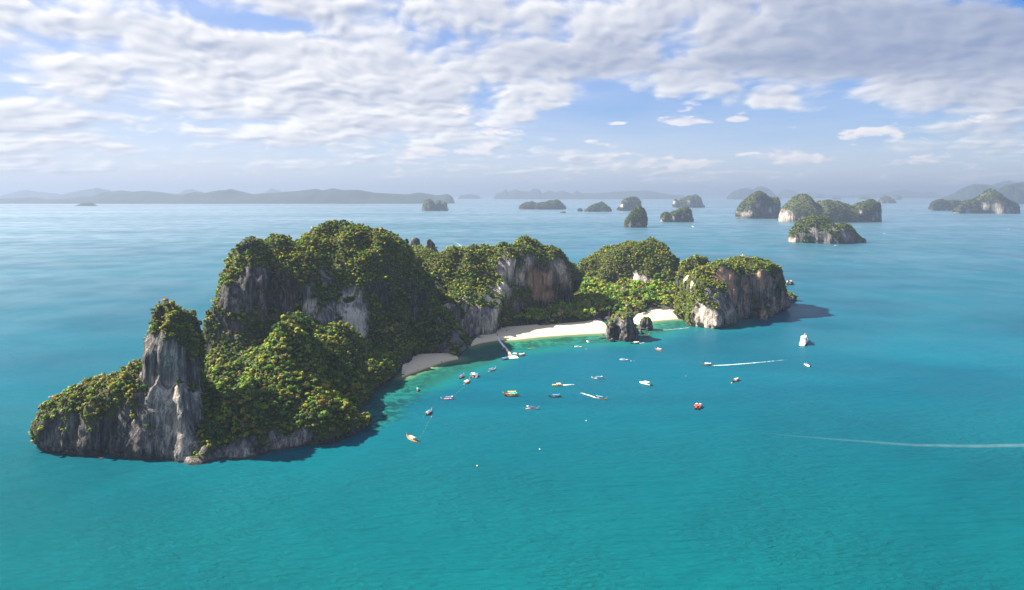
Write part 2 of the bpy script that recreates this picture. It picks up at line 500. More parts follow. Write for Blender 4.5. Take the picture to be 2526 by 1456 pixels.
    ct = sil([(1035, 650, 850, .02), (1100, 628, 868, .016), (1170, 613, 880, .014), (1230, 611, 890, .014), (1280, 610, 915, .016), (1305, 601, 935, .018), (1345, 618, 950, .018), (1380, 645, 958, .022), (1400, 680, 965, .03)], 860, 0.01) + [(-40, 800, 40, .02), (-60, 805, 50, .02), (-26, 842, 58, .02)]
    def ck(X, Y):   # overhanging on the side that faces right
        right = smooth01((X - (-25)) * 0.62 - (Y - 800) * 0.30, -8, 26)
        return (0.04 - 0.24 * right).astype(np.float32)
    add(CC, lambda X, Y, d: bumps_top(X, Y, ct, 0.15), ck, 30, amp=(3.6, 2.8, 2.5), r=9, un=5, ca=2.2)
    bt = [(-150, 900, 84, .008), (-138, 955, 86, .01), (-128, 990, 84, .012), (-160, 1010, 74, .01)]
    add(BACK, lambda X, Y, d: bumps_top(X, Y, bt), 0.15, 0, r=16)
    for x, y, D, w_ in ((1024, 588, 1000, 13), (1059, 588, 985, 9.5), (991, 592, 975, 4.5)):
        q = W(x, y, D)
        poly = [(q.x + w_ * math.cos(a), q.y + w_ * 1.2 * math.sin(a)) for a in np.arange(8) * math.pi / 4]
        add(poly, lambda X, Y, d, q=q: bumps_top(X, Y, [(q.x, q.y, q.z, .04)], .3), 0.16, q.z - 22, amp=(1.2, 1.0, 1.1), r=6, un=2)
    dt = sil([(1430, 682, 1150, .012), (1470, 650, 1165, .008), (1520, 620, 1175, .007), (1560, 608, 1180, .007), (1600, 601, 1182, .007), (1630, 608, 1180, .009), (1655, 634, 1172, .012), (1685, 655, 1165, .014)], 1180, 0.01)
    add(DD, lambda X, Y, d: bumps_top(X, Y, dt, 0.16), 0.42, 10, amp=(5, 2.6, 1.2), r=18, un=10)
    et = sil([(1700, 645, 1080, .03), (1717, 633, 1082, .03), (1735, 640, 1082, .03)], 1080, 0.03)
    add(EE, lambda X, Y, d: bumps_top(X, Y, et, 0.2), 0.10, 20, amp=(3, 2, 1.4), r=10)
    q = W(1750, 647, 1060)
    add([(q.x + 5 * math.cos(a), q.y + 6 * math.sin(a)) for a in np.arange(6) * math.pi / 3], lambda X, Y, d: bumps_top(X, Y, [(q.x, q.y, q.z, .06)], .3), 0.1, q.z - 14, amp=(1, 1, 1), r=5, un=2)
    ft = sil([(1715, 712, 862, .02), (1725, 692, 880, .014), (1760, 662, 898, .012), (1800, 647, 918, .012), (1850, 641, 932, .011), (1895, 650, 944, .013), (1925, 672, 962, .018), (1938, 695, 985, .025), (1720, 770, 850, .02), (1735, 745, 856, .018)], 930, 0.01)
    def fk(X, Y):
        front = smooth01((X - 250) * 0.55 - (Y - 820) * 0.45, -10, 20)
        return (0.16 - 0.12 * front).astype(np.float32)
    add(FF, lambda X, Y, d: bumps_top(X, Y, ft, 0.16), fk, 10, amp=(3.4, 2.8, 2.3), r=11, un=5, nt_=1.3)
    tt = [(395, 955, 24, .02), (425, 1000, 17, .02), (444, 1032, 11, .03)]
    add(TOE, lambda X, Y, d: bumps_top(X, Y, tt, .25), 0.25, 0, amp=(2, 2, 1.3), r=7)
    add(NOSE, lambda X, Y, d: 13.0 + 0 * X, 0.25, 0, amp=(1, 1.4, 1.0), r=6)
    add(VALLEY, lambda X, Y, d: np.where(d < 0, 1.4 + 10 * smooth01(-d, 4, 90) + 11 * np.exp(-(((X - 110) / 40) ** 2 + ((Y - 1050) / 60) ** 2)), 1.0), 0.3, 0, amp=(0.6, 0.5, 0.2), r=3, un=3, nt_=0)
    return F, foot, (xs, ys)

F_, FOOT, (GX, GY) = island_field()
F_[:, :, 0] = np.maximum(F_[:, :, 0], -0.5)
isl_v, isl_q = surface_nets(F_, ORG, VOX)
del F_
isl_n = vert_normals(isl_v, isl_q)
# fine fluting and ledges, pushed along the normal on steep rock
steep = smooth01(1 - np.abs(isl_n[:, 2]), 0.35, 0.75)
fl = (pnoise(isl_v, 3.4, 3.4, 26, 1) - .5) * 3.2 + (pnoise(isl_v, 2.6, 2.6, 3.6, 2) - .5) * 2.2
isl_v = isl_v + isl_n * (steep * fl)[:, None]
isl_n = vert_normals(isl_v, isl_q)
isl_tree = BVHTree.FromPolygons([tuple(p) for p in isl_v.tolist()], isl_q.tolist())
EYE = Vector((0, 0, CAM_H))

def pick(x, y):
    """the point of the island that is seen at a picture position"""
    d = Vector(((x - 1263) / FOC, 1.0, -(y - HZ) / FOC)).normalized()
    hit, n, _, dist = isl_tree.ray_cast(EYE, d)
    return hit

# zones of bare rock: (x, y, radius in picture units, paleness, orange)
ZONES = [
    (370, 860, 34, .35, .2), (365, 940, 38, .4, .3), (415, 900, 45, .5, .1), (420, 980, 48, .75, .35), (425, 1060, 46, .7, .5), (470, 1010, 40, .4, .1), (480, 920, 26, .25, 0), (450, 1110, 50, .55, .3),
    (380, 1020, 40, .25, .3), (330, 1090, 46, .2, .3), (260, 1095, 44, .15, .3), (190, 1085, 38, .3, .4), (130, 1085, 30, .3, .4), (300, 1030, 24, .15, .3), (490, 985, 26, .55, .1),
    (380, 830, 24, .3, .3),
    (1095, 800, 22, .3, .2), (1165, 760, 26, .5, .4), (1140, 745, 22, .5, .4), (1195, 770, 24, .5, .1), (1300, 650, 20, .7, .4), (1250, 630, 14, .6, .1), (1355, 730, 18, .3, .9),
    (600, 1125, 42, .45, .3), (680, 1103, 32, .45, .3), (740, 1085, 24, .5, .2), (560, 1128, 26, .4, .2),
    (610, 700, 34, .15, .2), (640, 740, 38, .3, 0), (690, 745, 36, .3, 0), (575, 740, 26, .2, .3), (660, 690, 30, .15, 0),
    (765, 760, 24, .7, .3), (790, 790, 24, .5, .3), (820, 770, 30, .35, 0), (862, 740, 26, .9, .15), (870, 785, 36, 1.0, .2), (840, 800, 26, .7, .1), (885, 810, 22, .9, .1), (805, 680, 20, .35, 0),
    (1078, 715, 24, .8, .4), (1098, 750, 28, .8, .4), (1120, 780, 28, .5, .4), (1150, 805, 30, .4, .2), (1180, 790, 34, .5, .2), (1205, 800, 28, .6, .1), (1130, 815, 24, .3, .1),
    (1215, 740, 28, .9, .1), (1240, 700, 30, .95, .1), (1262, 665, 30, .8, .1), (1222, 780, 22, .9, .1), (1285, 680, 24, .6, .5), (1310, 690, 28, .5, .9), (1330, 715, 24, .4, 1.), (1350, 690, 24, .5, .8), (1380, 665, 26, .6, .5), (1395, 690, 18, .5, .5),
    (1568, 688, 16, .9, .3), (1590, 692, 14, .7, .3), (1694, 685, 14, .9, .3), (1708, 700, 12, .8, .3),
    (1765, 700, 24, .5, .7), (1790, 690, 30, .5, 1.), (1810, 720, 30, .5, 1.), (1835, 700, 26, .35, .6), (1770, 740, 34, .4, .2), (1800, 770, 40, .4, .2), (1840, 760, 34, .35, .5), (1880, 690, 26, .4, .8), (1900, 720, 30, .3, .3),
    (1740, 790, 34, .9, .5), (1760, 805, 24, .85, .4), (1830, 790, 26, .5, .2), (1905, 755, 30, .45, .2), (1930, 750, 24, .5, .2), (1880, 785, 22, .6, .5), (1950, 745, 16, .4, .2), (1730, 762, 14, .6, .3), (1925, 690, 14, .3, .2),
    (1130, 850, 26, .35, .1), (1110, 862, 22, .35, .1), (1150, 868, 14, .5, .2), (1120, 700, 0.1, 0, 0),
]
bare = np.zeros(len(isl_v)); pale = np.zeros(len(isl_v)); orange = np.zeros(len(isl_v))
for zx, zy, zr, zp, zo in ZONES:
    h = pick(zx, zy)
    if h is None: continue
    r = zr * h.y / FOC * 1.25
    dv = isl_v - np.array(h)
    jitter = 0.6 + 0.8 * pnoise(isl_v, r * 0.5, r * 0.5, r * 1.2, 8)
    g = np.exp(-((dv[:, 0] ** 2 + dv[:, 1] ** 2) / (r * jitter) ** 2 + (dv[:, 2] / (1.15 * r)) ** 2) * 1.1)
    bare = np.maximum(bare, g); pale = np.maximum(pale, g * zp); orange = np.maximum(orange, g * zo)
for x_, y_, D_, w_ in ((1024, 588, 1000, 15), (1059, 588, 985, 12), (991, 592, 975, 7)):
    q_ = W(x_, y_, D_); g_ = np.exp(-((isl_v[:, 0] - q_.x) ** 2 + (isl_v[:, 1] - q_.y) ** 2) / (w_ * 1.1) ** 2) * smooth01(isl_v[:, 2], q_.z - 26, q_.z - 20)
    bare = np.maximum(bare, g_ * 1.6); pale = np.maximum(pale, .25 * g_)
patch = pnoise(isl_v, 14, 14, 18, 4) * .6 + pnoise(isl_v, 5, 5, 7, 5) * .4
isl_veg = smooth01(isl_n[:, 2], 0.18, 0.48)
isl_veg = np.maximum(isl_veg, 0.9 * smooth01(patch, 0.42, 0.54) * (isl_n[:, 2] > -0.25))
isl_veg = isl_veg * (1 - smooth01(bare + (patch - .5) * .7, 0.30, 0.55) * (1 - smooth01(isl_n[:, 2], 0.62, 0.85) * (bare < 1)))
isl_veg *= smooth01(isl_v[:, 2], 1.6, 4.5)
# ------------------------------------------------------------------ materials of the land
def mat_rock(name='limestone', far=1.0):
    m, nt, b = new_mat(name)
    P = position(nt)
    z = attr(nt, 'zone')
    zr, zg, zb = separate(nt, z)        # vegetated, pale, orange
    Pv = scale_vec(nt, P, (1.0, 1.0, 0.085))
    streak = noise(nt, Pv, 0.30 * far, 8, 0.62, 0.4)
    streak2 = noise(nt, Pv, 0.95 * far, 6, 0.6, 0.2)
    blotch = noise(nt, P, 0.07 * far, 5, 0.6)
    fine = noise(nt, P, 0.8 * far, 5, 0.65)
    t = (streak * 0.55 + streak2 * 0.25 + blotch * 0.2 + zg * 0.29 - 0.09)
    crack = noise(nt, scale_vec(nt, P, (1.0, 1.0, 0.045)), 1.9 * far, 3, 0.5, 0.3)
    t = t - (1.0 - crack.step(0.30, 0.44)) * 0.14
    ramp = nt.nodes.new('ShaderNodeValToRGB')
    put(nt, ramp.inputs[0], t)
    cr = ramp.color_ramp
    cr.elements[0].position = 0.38; cr.elements[0].color = (0.022, 0.023, 0.026, 1)
    cr.elements[1].position = 0.66; cr.elements[1].color = (0.56, 0.485, 0.42, 1)
    e = cr.elements.new(0.46); e.color = (0.075, 0.073, 0.076, 1)
    e = cr.elements.new(0.55); e.color = (0.20, 0.185, 0.175, 1)
    col = V(nt, ramp.outputs[0])
    oz = (zb * 0.9 + (blotch - 0.5) * 0.8 + (streak2 - 0.5) * 0.9).step(0.25, 0.8) * 0.62
    col = mix(nt, oz, col, mix(nt, streak, (0.24, 0.10, 0.05), (0.56, 0.33, 0.20)))
    soil = mix(nt, fine, (0.030, 0.042, 0.014), (0.075, 0.080, 0.028))
    g = (zr + (fine - 0.5) * 0.5).step(0.35, 0.65)
    col = mix(nt, g, col, soil)
    # tide line: dark wet band just above the sea
    px, py, pz = separate(nt, P)
    wet = 1.0 - (pz + (fine - 0.5) * 1.2).step(0.6, 1.6)
    col = mix(nt, wet * 0.8, col, (0.03, 0.026, 0.022))
    nt.links.new(col.s, b.inputs['Base Color'])
    b.inputs['Roughness'].default_value = 0.9
    b.inputs['Specular IOR Level'].default_value = 0.2
    bump = nt.nodes.new('ShaderNodeBump'); bump.inputs['Strength'].default_value = 0.9
    bump.inputs['Distance'].default_value = 2.4 / far
    hh = streak * 0.6 + streak2 * 0.7 + fine * 0.5
    nt.links.new(hh.s, bump.inputs['Height']); nt.links.new(bump.outputs[0], b.inputs['Normal'])
    return m

def mat_leaf(name='foliage', from_attr=True, color=(0.06, 0.09, 0.02)):
    m, nt, b = new_mat(name)
    out = nt.nodes['Material Output']
    if from_attr:
        c = attr(nt, 'tint')
    else:
        P = V(nt, nt.nodes.new('ShaderNodeTexCoord').outputs['Object'])
        n = noise(nt, P, 1.1, 3, 0.6)
        c = mix(nt, n.step(0.3, 0.7), tuple(q * 0.62 for q in color), tuple(q * 1.35 for q in color))
    nt.links.new(c.s, b.inputs['Base Color'])
    b.inputs['Roughness'].default_value = 0.75
    b.inputs['Specular IOR Level'].default_value = 0.15
    tr = nt.nodes.new('ShaderNodeBsdfTranslucent')
    nt.links.new(mix(nt, 0.35, c, (0.10, 0.13, 0.015)).s, tr.inputs[0])
    ms = nt.nodes.new('ShaderNodeMixShader'); ms.inputs[0].default_value = 0.22
    nt.links.new(b.outputs[0], ms.inputs[1]); nt.links.new(tr.outputs[0], ms.inputs[2])
    nt.links.new(ms.outputs[0], out.inputs['Surface'])
    return m

def mat_sand():
    m, nt, b = new_mat('sand')
    P = position(nt)
    n = noise(nt, P, 0.25, 6, 0.6); f = noise(nt, P, 1.7, 4, 0.6)
    px, py, pz = separate(nt, P)
    col = mix(nt, n * 0.7 + f * 0.3, (0.46, 0.38, 0.26), (0.60, 0.52, 0.37))
    wet = 1.0 - (pz + (n - 0.5) * 0.5).step(0.05, 0.55)
    col = mix(nt, wet * 0.75, col, (0.34, 0.27, 0.16))
    litter = (f * 0.6 + n * 0.4).step(0.60, 0.68) * pz.step(1.0, 1.7)
    col = mix(nt, litter * 0.6, col, (0.16, 0.11, 0.06))
    nt.links.new(col.s, b.inputs['Base Color']); b.inputs['Roughness'].default_value = 0.9
    bump = nt.nodes.new('ShaderNodeBump'); bump.inputs['Strength'].default_value = 0.4; bump.inputs['Distance'].default_value = 0.3
    nt.links.new((n + f * 0.4).s, bump.inputs['Height']); nt.links.new(bump.outputs[0], b.inputs['Normal'])
    return m

def plain(name, color, rough=0.6, metal=0.0, grain=0.12, scale=2.0):
    m, nt, b = new_mat(name)
    tc = V(nt, nt.nodes.new('ShaderNodeTexCoord').outputs['Object'])
    n = noise(nt, tc, scale, 5, 0.6)
    col = mix(nt, n, tuple(c * (1 - grain) for c in color), tuple(min(c * (1 + grain), 1) for c in color))
    nt.links.new(col.s, b.inputs['Base Color'])
    b.inputs['Roughness'].default_value = rough; b.inputs['Metallic'].default_value = metal
    return m

M_ROCK = mat_rock(); M_ROCK_FAR = mat_rock('far_limestone', 0.35)
M_LEAF = mat_leaf()
M_SAND = mat_sand()
M_BARK = plain('bark', (0.16, 0.12, 0.085), 0.9)

# ------------------------------------------------------------------ island mesh
me = mesh_np('island_terrain', isl_v, isl_q, M_ROCK)
color_attr(me, 'zone', np.stack([isl_veg, pale, orange], 1))
island = link('island_terrain', me)
tag(island, 'large limestone island with sheer cliffs and forested tops', kind='structure')

# ------------------------------------------------------------------ beaches
def resample(p, n):
    p = np.array(p); s = np.r_[0, np.cumsum(np.linalg.norm(np.diff(p, axis=0), axis=1))]
    t = np.linspace(0, s[-1], n)
    return np.stack([np.interp(t, s, p[:, 0]), np.interp(t, s, p[:, 1])], 1)
def build_beach(name, shore, back, label, extra=9.0, rise=2.1):
    n, m = 90, 22
    a, b = resample(shore, n), resample(back, n)
    ker = np.ones(9) / 9
    for q in (a, b):
        for d in (0, 1):
            e = np.r_[np.full(4, q[0, d]), q[:, d], np.full(4, q[-1, d])]; q[:, d] = np.convolve(e, ker, 'valid')
    dirn = b - a; L = np.linalg.norm(dirn, axis=1, keepdims=True); dirn = dirn / L
    t = np.linspace(0, 1, m)
    u = np.linspace(0, 1, n)[:, None]; wf = 0.12 + 0.88 * np.clip(9 * u * (1 - u), 0, 1) ** .6
    L = L * wf; extra = extra * wf
    P = []
    for k in t:
        pos = a - dirn * 5.0 + dirn * (L + 5.0 + extra) * k
        dist = ((L + 5.0 + extra) * k)[:, 0] - 5.0
        z = np.where(dist < 0, dist * 0.09, rise * (1 - np.exp(-dist / 9.0)))
        z = z + 0.12 * (pnoise(np.c_[pos, 0 * z], 4) - .5) * smooth01(dist, 0, 3)
        P.append(np.c_[pos, z])
    P = np.stack(P)                                         # m, n, 3
    v = P.reshape(-1, 3)
    i = np.arange(m - 1)[:, None] * n + np.arange(n - 1)[None, :]
    q = np.stack([i, i + 1, i + n + 1, i + n], -1).reshape(-1, 4)
    nn = np.cross(v[q[0, 1]] - v[q[0, 0]], v[q[0, 3]] - v[q[0, 0]])
    if nn[2] < 0: q = q[:, ::-1]
    o = link(name, mesh_np(name, v, q, M_SAND)); tag(o, label, kind='structure')
    return o
BEACHES = [
    build_beach('beach', beach_main_shore, beach_main_back, 'long pale sand beach with the floating pier'),
    build_beach('beach', beach_far_shore, beach_far_back, 'bright sand beach right of the sea stacks'),
    build_beach('beach', beach_small_shore, beach_small_back, 'small shaded sand cove below the dark forest', 7.0, 1.5)]

# ------------------------------------------------------------------ water
def build_water():
    def lines(lo, hi, step, far_lo, far_hi):
        mid = np.arange(lo, hi + step, step)
        def out(s, e):
            r = [s]; st = step
            while abs(r[-1] - s) < abs(e - s):
                st *= 1.22; r.append(r[-1] + st * np.sign(e - s))
            return np.array(r[1:])
        return np.r_[out(lo, far_lo)[::-1], mid, out(mid[-1], far_hi)]
    xs = lines(-360, 480, 4.0, -105000, 105000); ys = lines(380, 1060, 4.0, -2500, 105000)
    X, Y = np.meshgrid(xs, ys, indexing='ij')
    v = np.stack([X, Y, np.zeros_like(X)], -1).reshape(-1, 3)
    nx, ny = X.shape
    i = np.arange(nx - 1)[:, None] * ny + np.arange(ny - 1)[None, :]
    q = np.stack([i, i + ny, i + ny + 1, i + 1], -1).reshape(-1, 4)
    def dist_line(pts):
        d = np.full(len(v), 1e12)
        for (ax, ay), (bx, by) in zip(pts[:-1], pts[1:]):
            ex, ey = bx - ax, by - ay
            t = np.clip(((v[:, 0] - ax) * ex + (v[:, 1] - ay) * ey) / (ex * ex + ey * ey), 0, 1)
            d = np.minimum(d, (v[:, 0] - ax - t * ex) ** 2 + (v[:, 1] - ay - t * ey) ** 2)
        return np.sqrt(d)
    bd = np.minimum(np.minimum(dist_line(beach_main_shore), dist_line(beach_far_shore)), dist_line(beach_small_shore) * 1.3)
    reef = dist_line(wp([(895, 1030), (930, 985), (975, 955), (1010, 930), (1100, 900), (1150, 885), (1170, 862)]))
    cliff = dist_line(SLOPE[:13] + SLOPE[13:19]); 
    m, nt, b = new_mat('sea_water')
    P = position(nt)
    sh = attr(nt, 'shore', 'Fac'); rf = attr(nt, 'reef', 'Fac')
    n1 = noise(nt, P, 0.035, 5, 0.6); n2 = noise(nt, P, 0.16, 5, 0.65, 0.6)
    broad = noise(nt, scale_vec(nt, P, (0.6, 1.0, 1.0)), 0.0045, 4, 0.55, 0.8)
    px, py, pz = separate(nt, P)
    near = 1.0 - py.step(260, 640)
    bf = ((broad - 0.5) * 2.4 + 0.5).clamp()
    deep = mix(nt, bf, (0.000474, 0.04898, 0.08532), (0.001185, 0.07742, 0.1185))
    deep = mix(nt, near * 0.9, deep, mix(nt, bf, (0.000474, 0.0474, 0.0632), (0.000948, 0.08295, 0.09322)))
    s = sh + (n1 - 0.5) * 34.0 * sh.step(2, 22) + (n2 - 0.5) * 4.0
    shallow = mix(nt, s.step(10, 52), (0.0158, 0.1304, 0.08295), (0.00316, 0.09875, 0.09875))
    grass = (n2 * 0.6 + n1 * 0.4).step(0.42, 0.56) * s.step(9, 16) * (1.0 - s.step(40, 62))
    shallow = mix(nt, grass * 0.85, shallow, (0.00553, 0.0395, 0.0237))
    col = mix(nt, s.step(40, 95), shallow, deep)
    col = mix(nt, 1.0 - s.step(6, 15), col, (0.06715, 0.1225, 0.05925))
    col = mix(nt, 1.0 - s.step(0, 8), col, (0.1659, 0.158, 0.08295))
    r_ = rf + (n1 - 0.5) * 30.0
    rm = (1.0 - r_.step(16, 40))
    reefc = mix(nt, (n2 * 0.7 + n1 * 0.3).step(0.44, 0.56), (0.00316, 0.02765, 0.02765), (0.0079, 0.09875, 0.08295))
    col = mix(nt, rm * 0.75 * s.step(8, 20), col, reefc)
    far = attr(nt, 'far', 'Fac')
    mp = nt.nodes.new('ShaderNodeMapping'); mp.inputs['Rotation'].default_value = (0, 0, R(-14)); mp.inputs['Scale'].default_value = (0.42, 1.2, 1.0)
    put(nt, mp.inputs['Vector'], P); Pm = V(nt, mp.outputs[0])
    mp2 = nt.nodes.new('ShaderNodeMapping'); mp2.inputs['Rotation'].default_value = (0, 0, R(17)); mp2.inputs['Scale'].default_value = (0.16, 1.1, 1.0)
    put(nt, mp2.inputs['Vector'], P)
    w1 = noise(nt, Pm, 0.34, 4, 0.6, 0.5)
    w2 = noise(nt, Pm, 0.09, 3, 0.5, 0.3)
    w3 = noise(nt, V(nt, mp2.outputs[0]), 0.22, 2, 0.5, 0.2)
    gust = noise(nt, P, 0.010, 4, 0.55).step(0.32, 0.68)
    hgt = w1 * (gust * 0.9 + 0.3) * 1.3 + w2 * 1.4 + w3 * (1.1 - gust * 0.6) * 1.25
    bump = nt.nodes.new('ShaderNodeBump'); bump.inputs['Distance'].default_value = 1.9
    put(nt, bump.inputs['Strength'], (1.0 - far) * 0.9 + 0.03)
    nt.links.new(hgt.s, bump.inputs['Height'])
    # body colour under a rough, wind-ruffled surface: the mean reflectance of such a sea stays well below that of a mirror
    nt.nodes.remove(b)
    df = nt.nodes.new('ShaderNodeBsdfDiffuse'); nt.links.new(col.s, df.inputs[0]); nt.links.new(bump.outputs[0], df.inputs['Normal'])
    gl = nt.nodes.new('ShaderNodeBsdfGlossy'); gl.inputs['Roughness'].default_value = 0.3; gl.inputs[0].default_value = (0.82, 0.92, 1.0, 1)
    bump2 = nt.nodes.new('ShaderNodeBump'); bump2.inputs['Distance'].default_value = 1.0
    put(nt, bump2.inputs['Strength'], (1.0 - far) * 0.35 + 0.03)
    nt.links.new(hgt.s, bump2.inputs['Height'])
    nt.links.new(bump2.outputs[0], gl.inputs['Normal'])
    lw = nt.nodes.new('ShaderNodeLayerWeight'); lw.inputs[0].default_value = 0.5
    fr = V(nt, lw.outputs['Facing']).pow(10.0) * 0.60 + 0.014
    slick = noise(nt, scale_vec(nt, P, (0.25, 1.0, 1.0)), 0.0016, 5, 0.6, 0.4)
    fr = fr * ((slick - 0.5) * 1.5 + 1.0) * (gust * 0.5 + 0.75)
    ms = nt.nodes.new('ShaderNodeMixShader'); put(nt, ms.inputs[0], fr)
    nt.links.new(df.outputs[0], ms.inputs[1]); nt.links.new(gl.outputs[0], ms.inputs[2])
    nt.links.new(ms.outputs[0], nt.nodes['Material Output'].inputs['Surface'])
    me = mesh_np('sea_water', v, q, m)
    float_attr(me, 'shore', np.minimum(bd, 400)); float_attr(me, 'reef', np.minimum(reef, 400))
    dd = np.linalg.norm(v[:, :2], axis=1)
    float_attr(me, 'far', 1 - 1 / (1 + (dd / 900.0) ** 1.5))
    o = link('sea_water', me); tag(o, 'turquoise sea of the bay', kind='structure')
build_water()
# ------------------------------------------------------------------ foliage templates
def crown_template(n, seed, flat=0.8, size=0.34, lobes=7, up=0.5):
    """a crown of unit radius from n leaf clumps (bent quads) on several lobes; returns verts (n*4,3), shade (n,)"""
    r = np.random.default_rng(seed)
    L = r.normal(size=(lobes, 3)); L /= np.linalg.norm(L, axis=1, keepdims=True)
    L[:, 2] = np.abs(L[:, 2]) * 0.95 - 0.05
    L *= (0.38 + 0.36 * r.random((lobes, 1)))
    L[0] = (0, 0, 0.30)
    rad = 0.24 + 0.30 * r.random(lobes)
    pick_ = r.integers(0, lobes, n)
    d = r.normal(size=(n, 3)); d[:, 2] += up * 0.5; d /= np.linalg.norm(d, axis=1, keepdims=True)
    c = L[pick_] + d * rad[pick_, None] * (0.6 + 0.65 * r.random((n, 1)))
    nn = d + 0.45 * r.normal(size=(n, 3)) + np.array([0, 0, 0.25]); nn /= np.linalg.norm(nn, axis=1, keepdims=True)
    a = np.cross(nn, r.normal(size=(n, 3))); a /= np.linalg.norm(a, axis=1, keepdims=True)
    b = np.cross(nn, a)
    s = size * (0.4 + 0.95 * r.random((n, 1)))
    v = np.stack([c - a * s - nn * s * .25, c - b * s * .75 + nn * s * .1, c + a * s - nn * s * .25, c + b * s * .75 + nn * s * .1], 1)
    v[:, :, 2] *= flat
    vn = c - L[pick_] * 0.35 + np.array([0, 0, 0.25]); vn /= np.linalg.norm(vn, axis=1, keepdims=True)
    vn = vn * 0.8 + 0.6 * d + 0.4 * nn; vn /= np.linalg.norm(vn, axis=1, keepdims=True)
    return v, (0.78 + 0.44 * r.random(lobes))[pick_] * (0.72 + 0.56 * r.random(n)), vn

def set_normals(me, n):
    me.normals_split_custom_set_from_vertices(np.asarray(n, np.float32))

def join_crowns(pos, rad, tint, temps, choice, rng, squash=None):
    """many crowns joined into arrays: verts, quads, tints"""
    Vs, Cs, Ns = [], [], []
    for k, (tv, sh, vn) in enumerate(temps):
        m = np.nonzero(choice == k)[0]
        if not len(m): continue
        a = rng.random(len(m)) * 6.283
        ca, sa = np.cos(a), np.sin(a)
        t = tv.reshape(-1, 3)
        x = t[None, :, 0] * ca[:, None] - t[None, :, 1] * sa[:, None]
        y = t[None, :, 0] * sa[:, None] + t[None, :, 1] * ca[:, None]
        z = np.broadcast_to(t[None, :, 2], x.shape)
        p = np.stack([x, y, z], -1) * rad[m][:, None, None]
        if squash is not None: p[:, :, 2] *= squash[m][:, None]
        p = p + pos[m][:, None, :]
        Vs.append(p.reshape(-1, 3))
        c = tint[m][:, None, :] * np.repeat(sh, 4)[None, :, None]
        Cs.append(c.reshape(-1, 3))
        t = np.repeat(vn, 4, axis=0)
        Ns.append(np.stack([t[None, :, 0] * ca[:, None] - t[None, :, 1] * sa[:, None],
                            t[None, :, 0] * sa[:, None] + t[None, :, 1] * ca[:, None],
                            np.broadcast_to(t[None, :, 2], x.shape)], -1).reshape(-1, 3))
    v = np.concatenate(Vs); c = np.concatenate(Cs)
    q = np.arange(len(v)).reshape(-1, 4)
    return v, q, c, np.concatenate(Ns)

TINTS = {   # leaf colours, raised above natural albedo to brighten the dark canopy
    'dark green': (0.052, 0.114, 0.028), 'mid green': (0.103, 0.183, 0.028), 'yellow-green': (0.224, 0.260, 0.025),
    'bright green': (0.143, 0.274, 0.025), 'olive': (0.222, 0.221, 0.041), 'rusty orange': (0.244, 0.152, 0.039),
    'grey-brown bare': (0.244, 0.206, 0.119)}
TNAMES = list(TINTS); TARR = np.array([TINTS[k] for k in TNAMES])

def sample_surface(v, q, weight, n, rng):
    a = np.linalg.norm(np.cross(v[q[:, 2]] - v[q[:, 0]], v[q[:, 3]] - v[q[:, 1]]), axis=1) * 0.5
    w = a * weight; w = w / w.sum()
    f = rng.choice(len(q), n, p=w)
    s, t = rng.random(n)[:, None], rng.random(n)[:, None]
    p = (v[q[f, 0]] * (1 - s) + v[q[f, 1]] * s) * (1 - t) + (v[q[f, 3]] * (1 - s) + v[q[f, 2]] * s) * t
    return p, f

def thin(p, r):
    """keep a subset with a rough minimum distance r (n,) using a hash grid"""
    cell = float(np.min(r)) * 0.9
    keep, grid = [], {}
    pl = p.tolist(); rl = r.tolist()
    for i in range(len(pl)):
        x, y, z = pl[i]; ri = rl[i]
        k = (int(x // 4), int(y // 4), int(z // 4)); ok = True
        for a in (-1, 0, 1):
            for b in (-1, 0, 1):
                for c in (-1, 0, 1):
                    for j in grid.get((k[0] + a, k[1] + b, k[2] + c), ()):
                        u = pl[j]
                        d2 = (u[0] - x) ** 2 + (u[1] - y) ** 2 + (u[2] - z) ** 2
                        if d2 < (0.5 * (ri + rl[j])) ** 2: ok = False; break
                    if not ok: break
                if not ok: break
            if not ok: break
        if ok:
            grid.setdefault(k, []).append(i); keep.append(i)
    return np.array(keep)

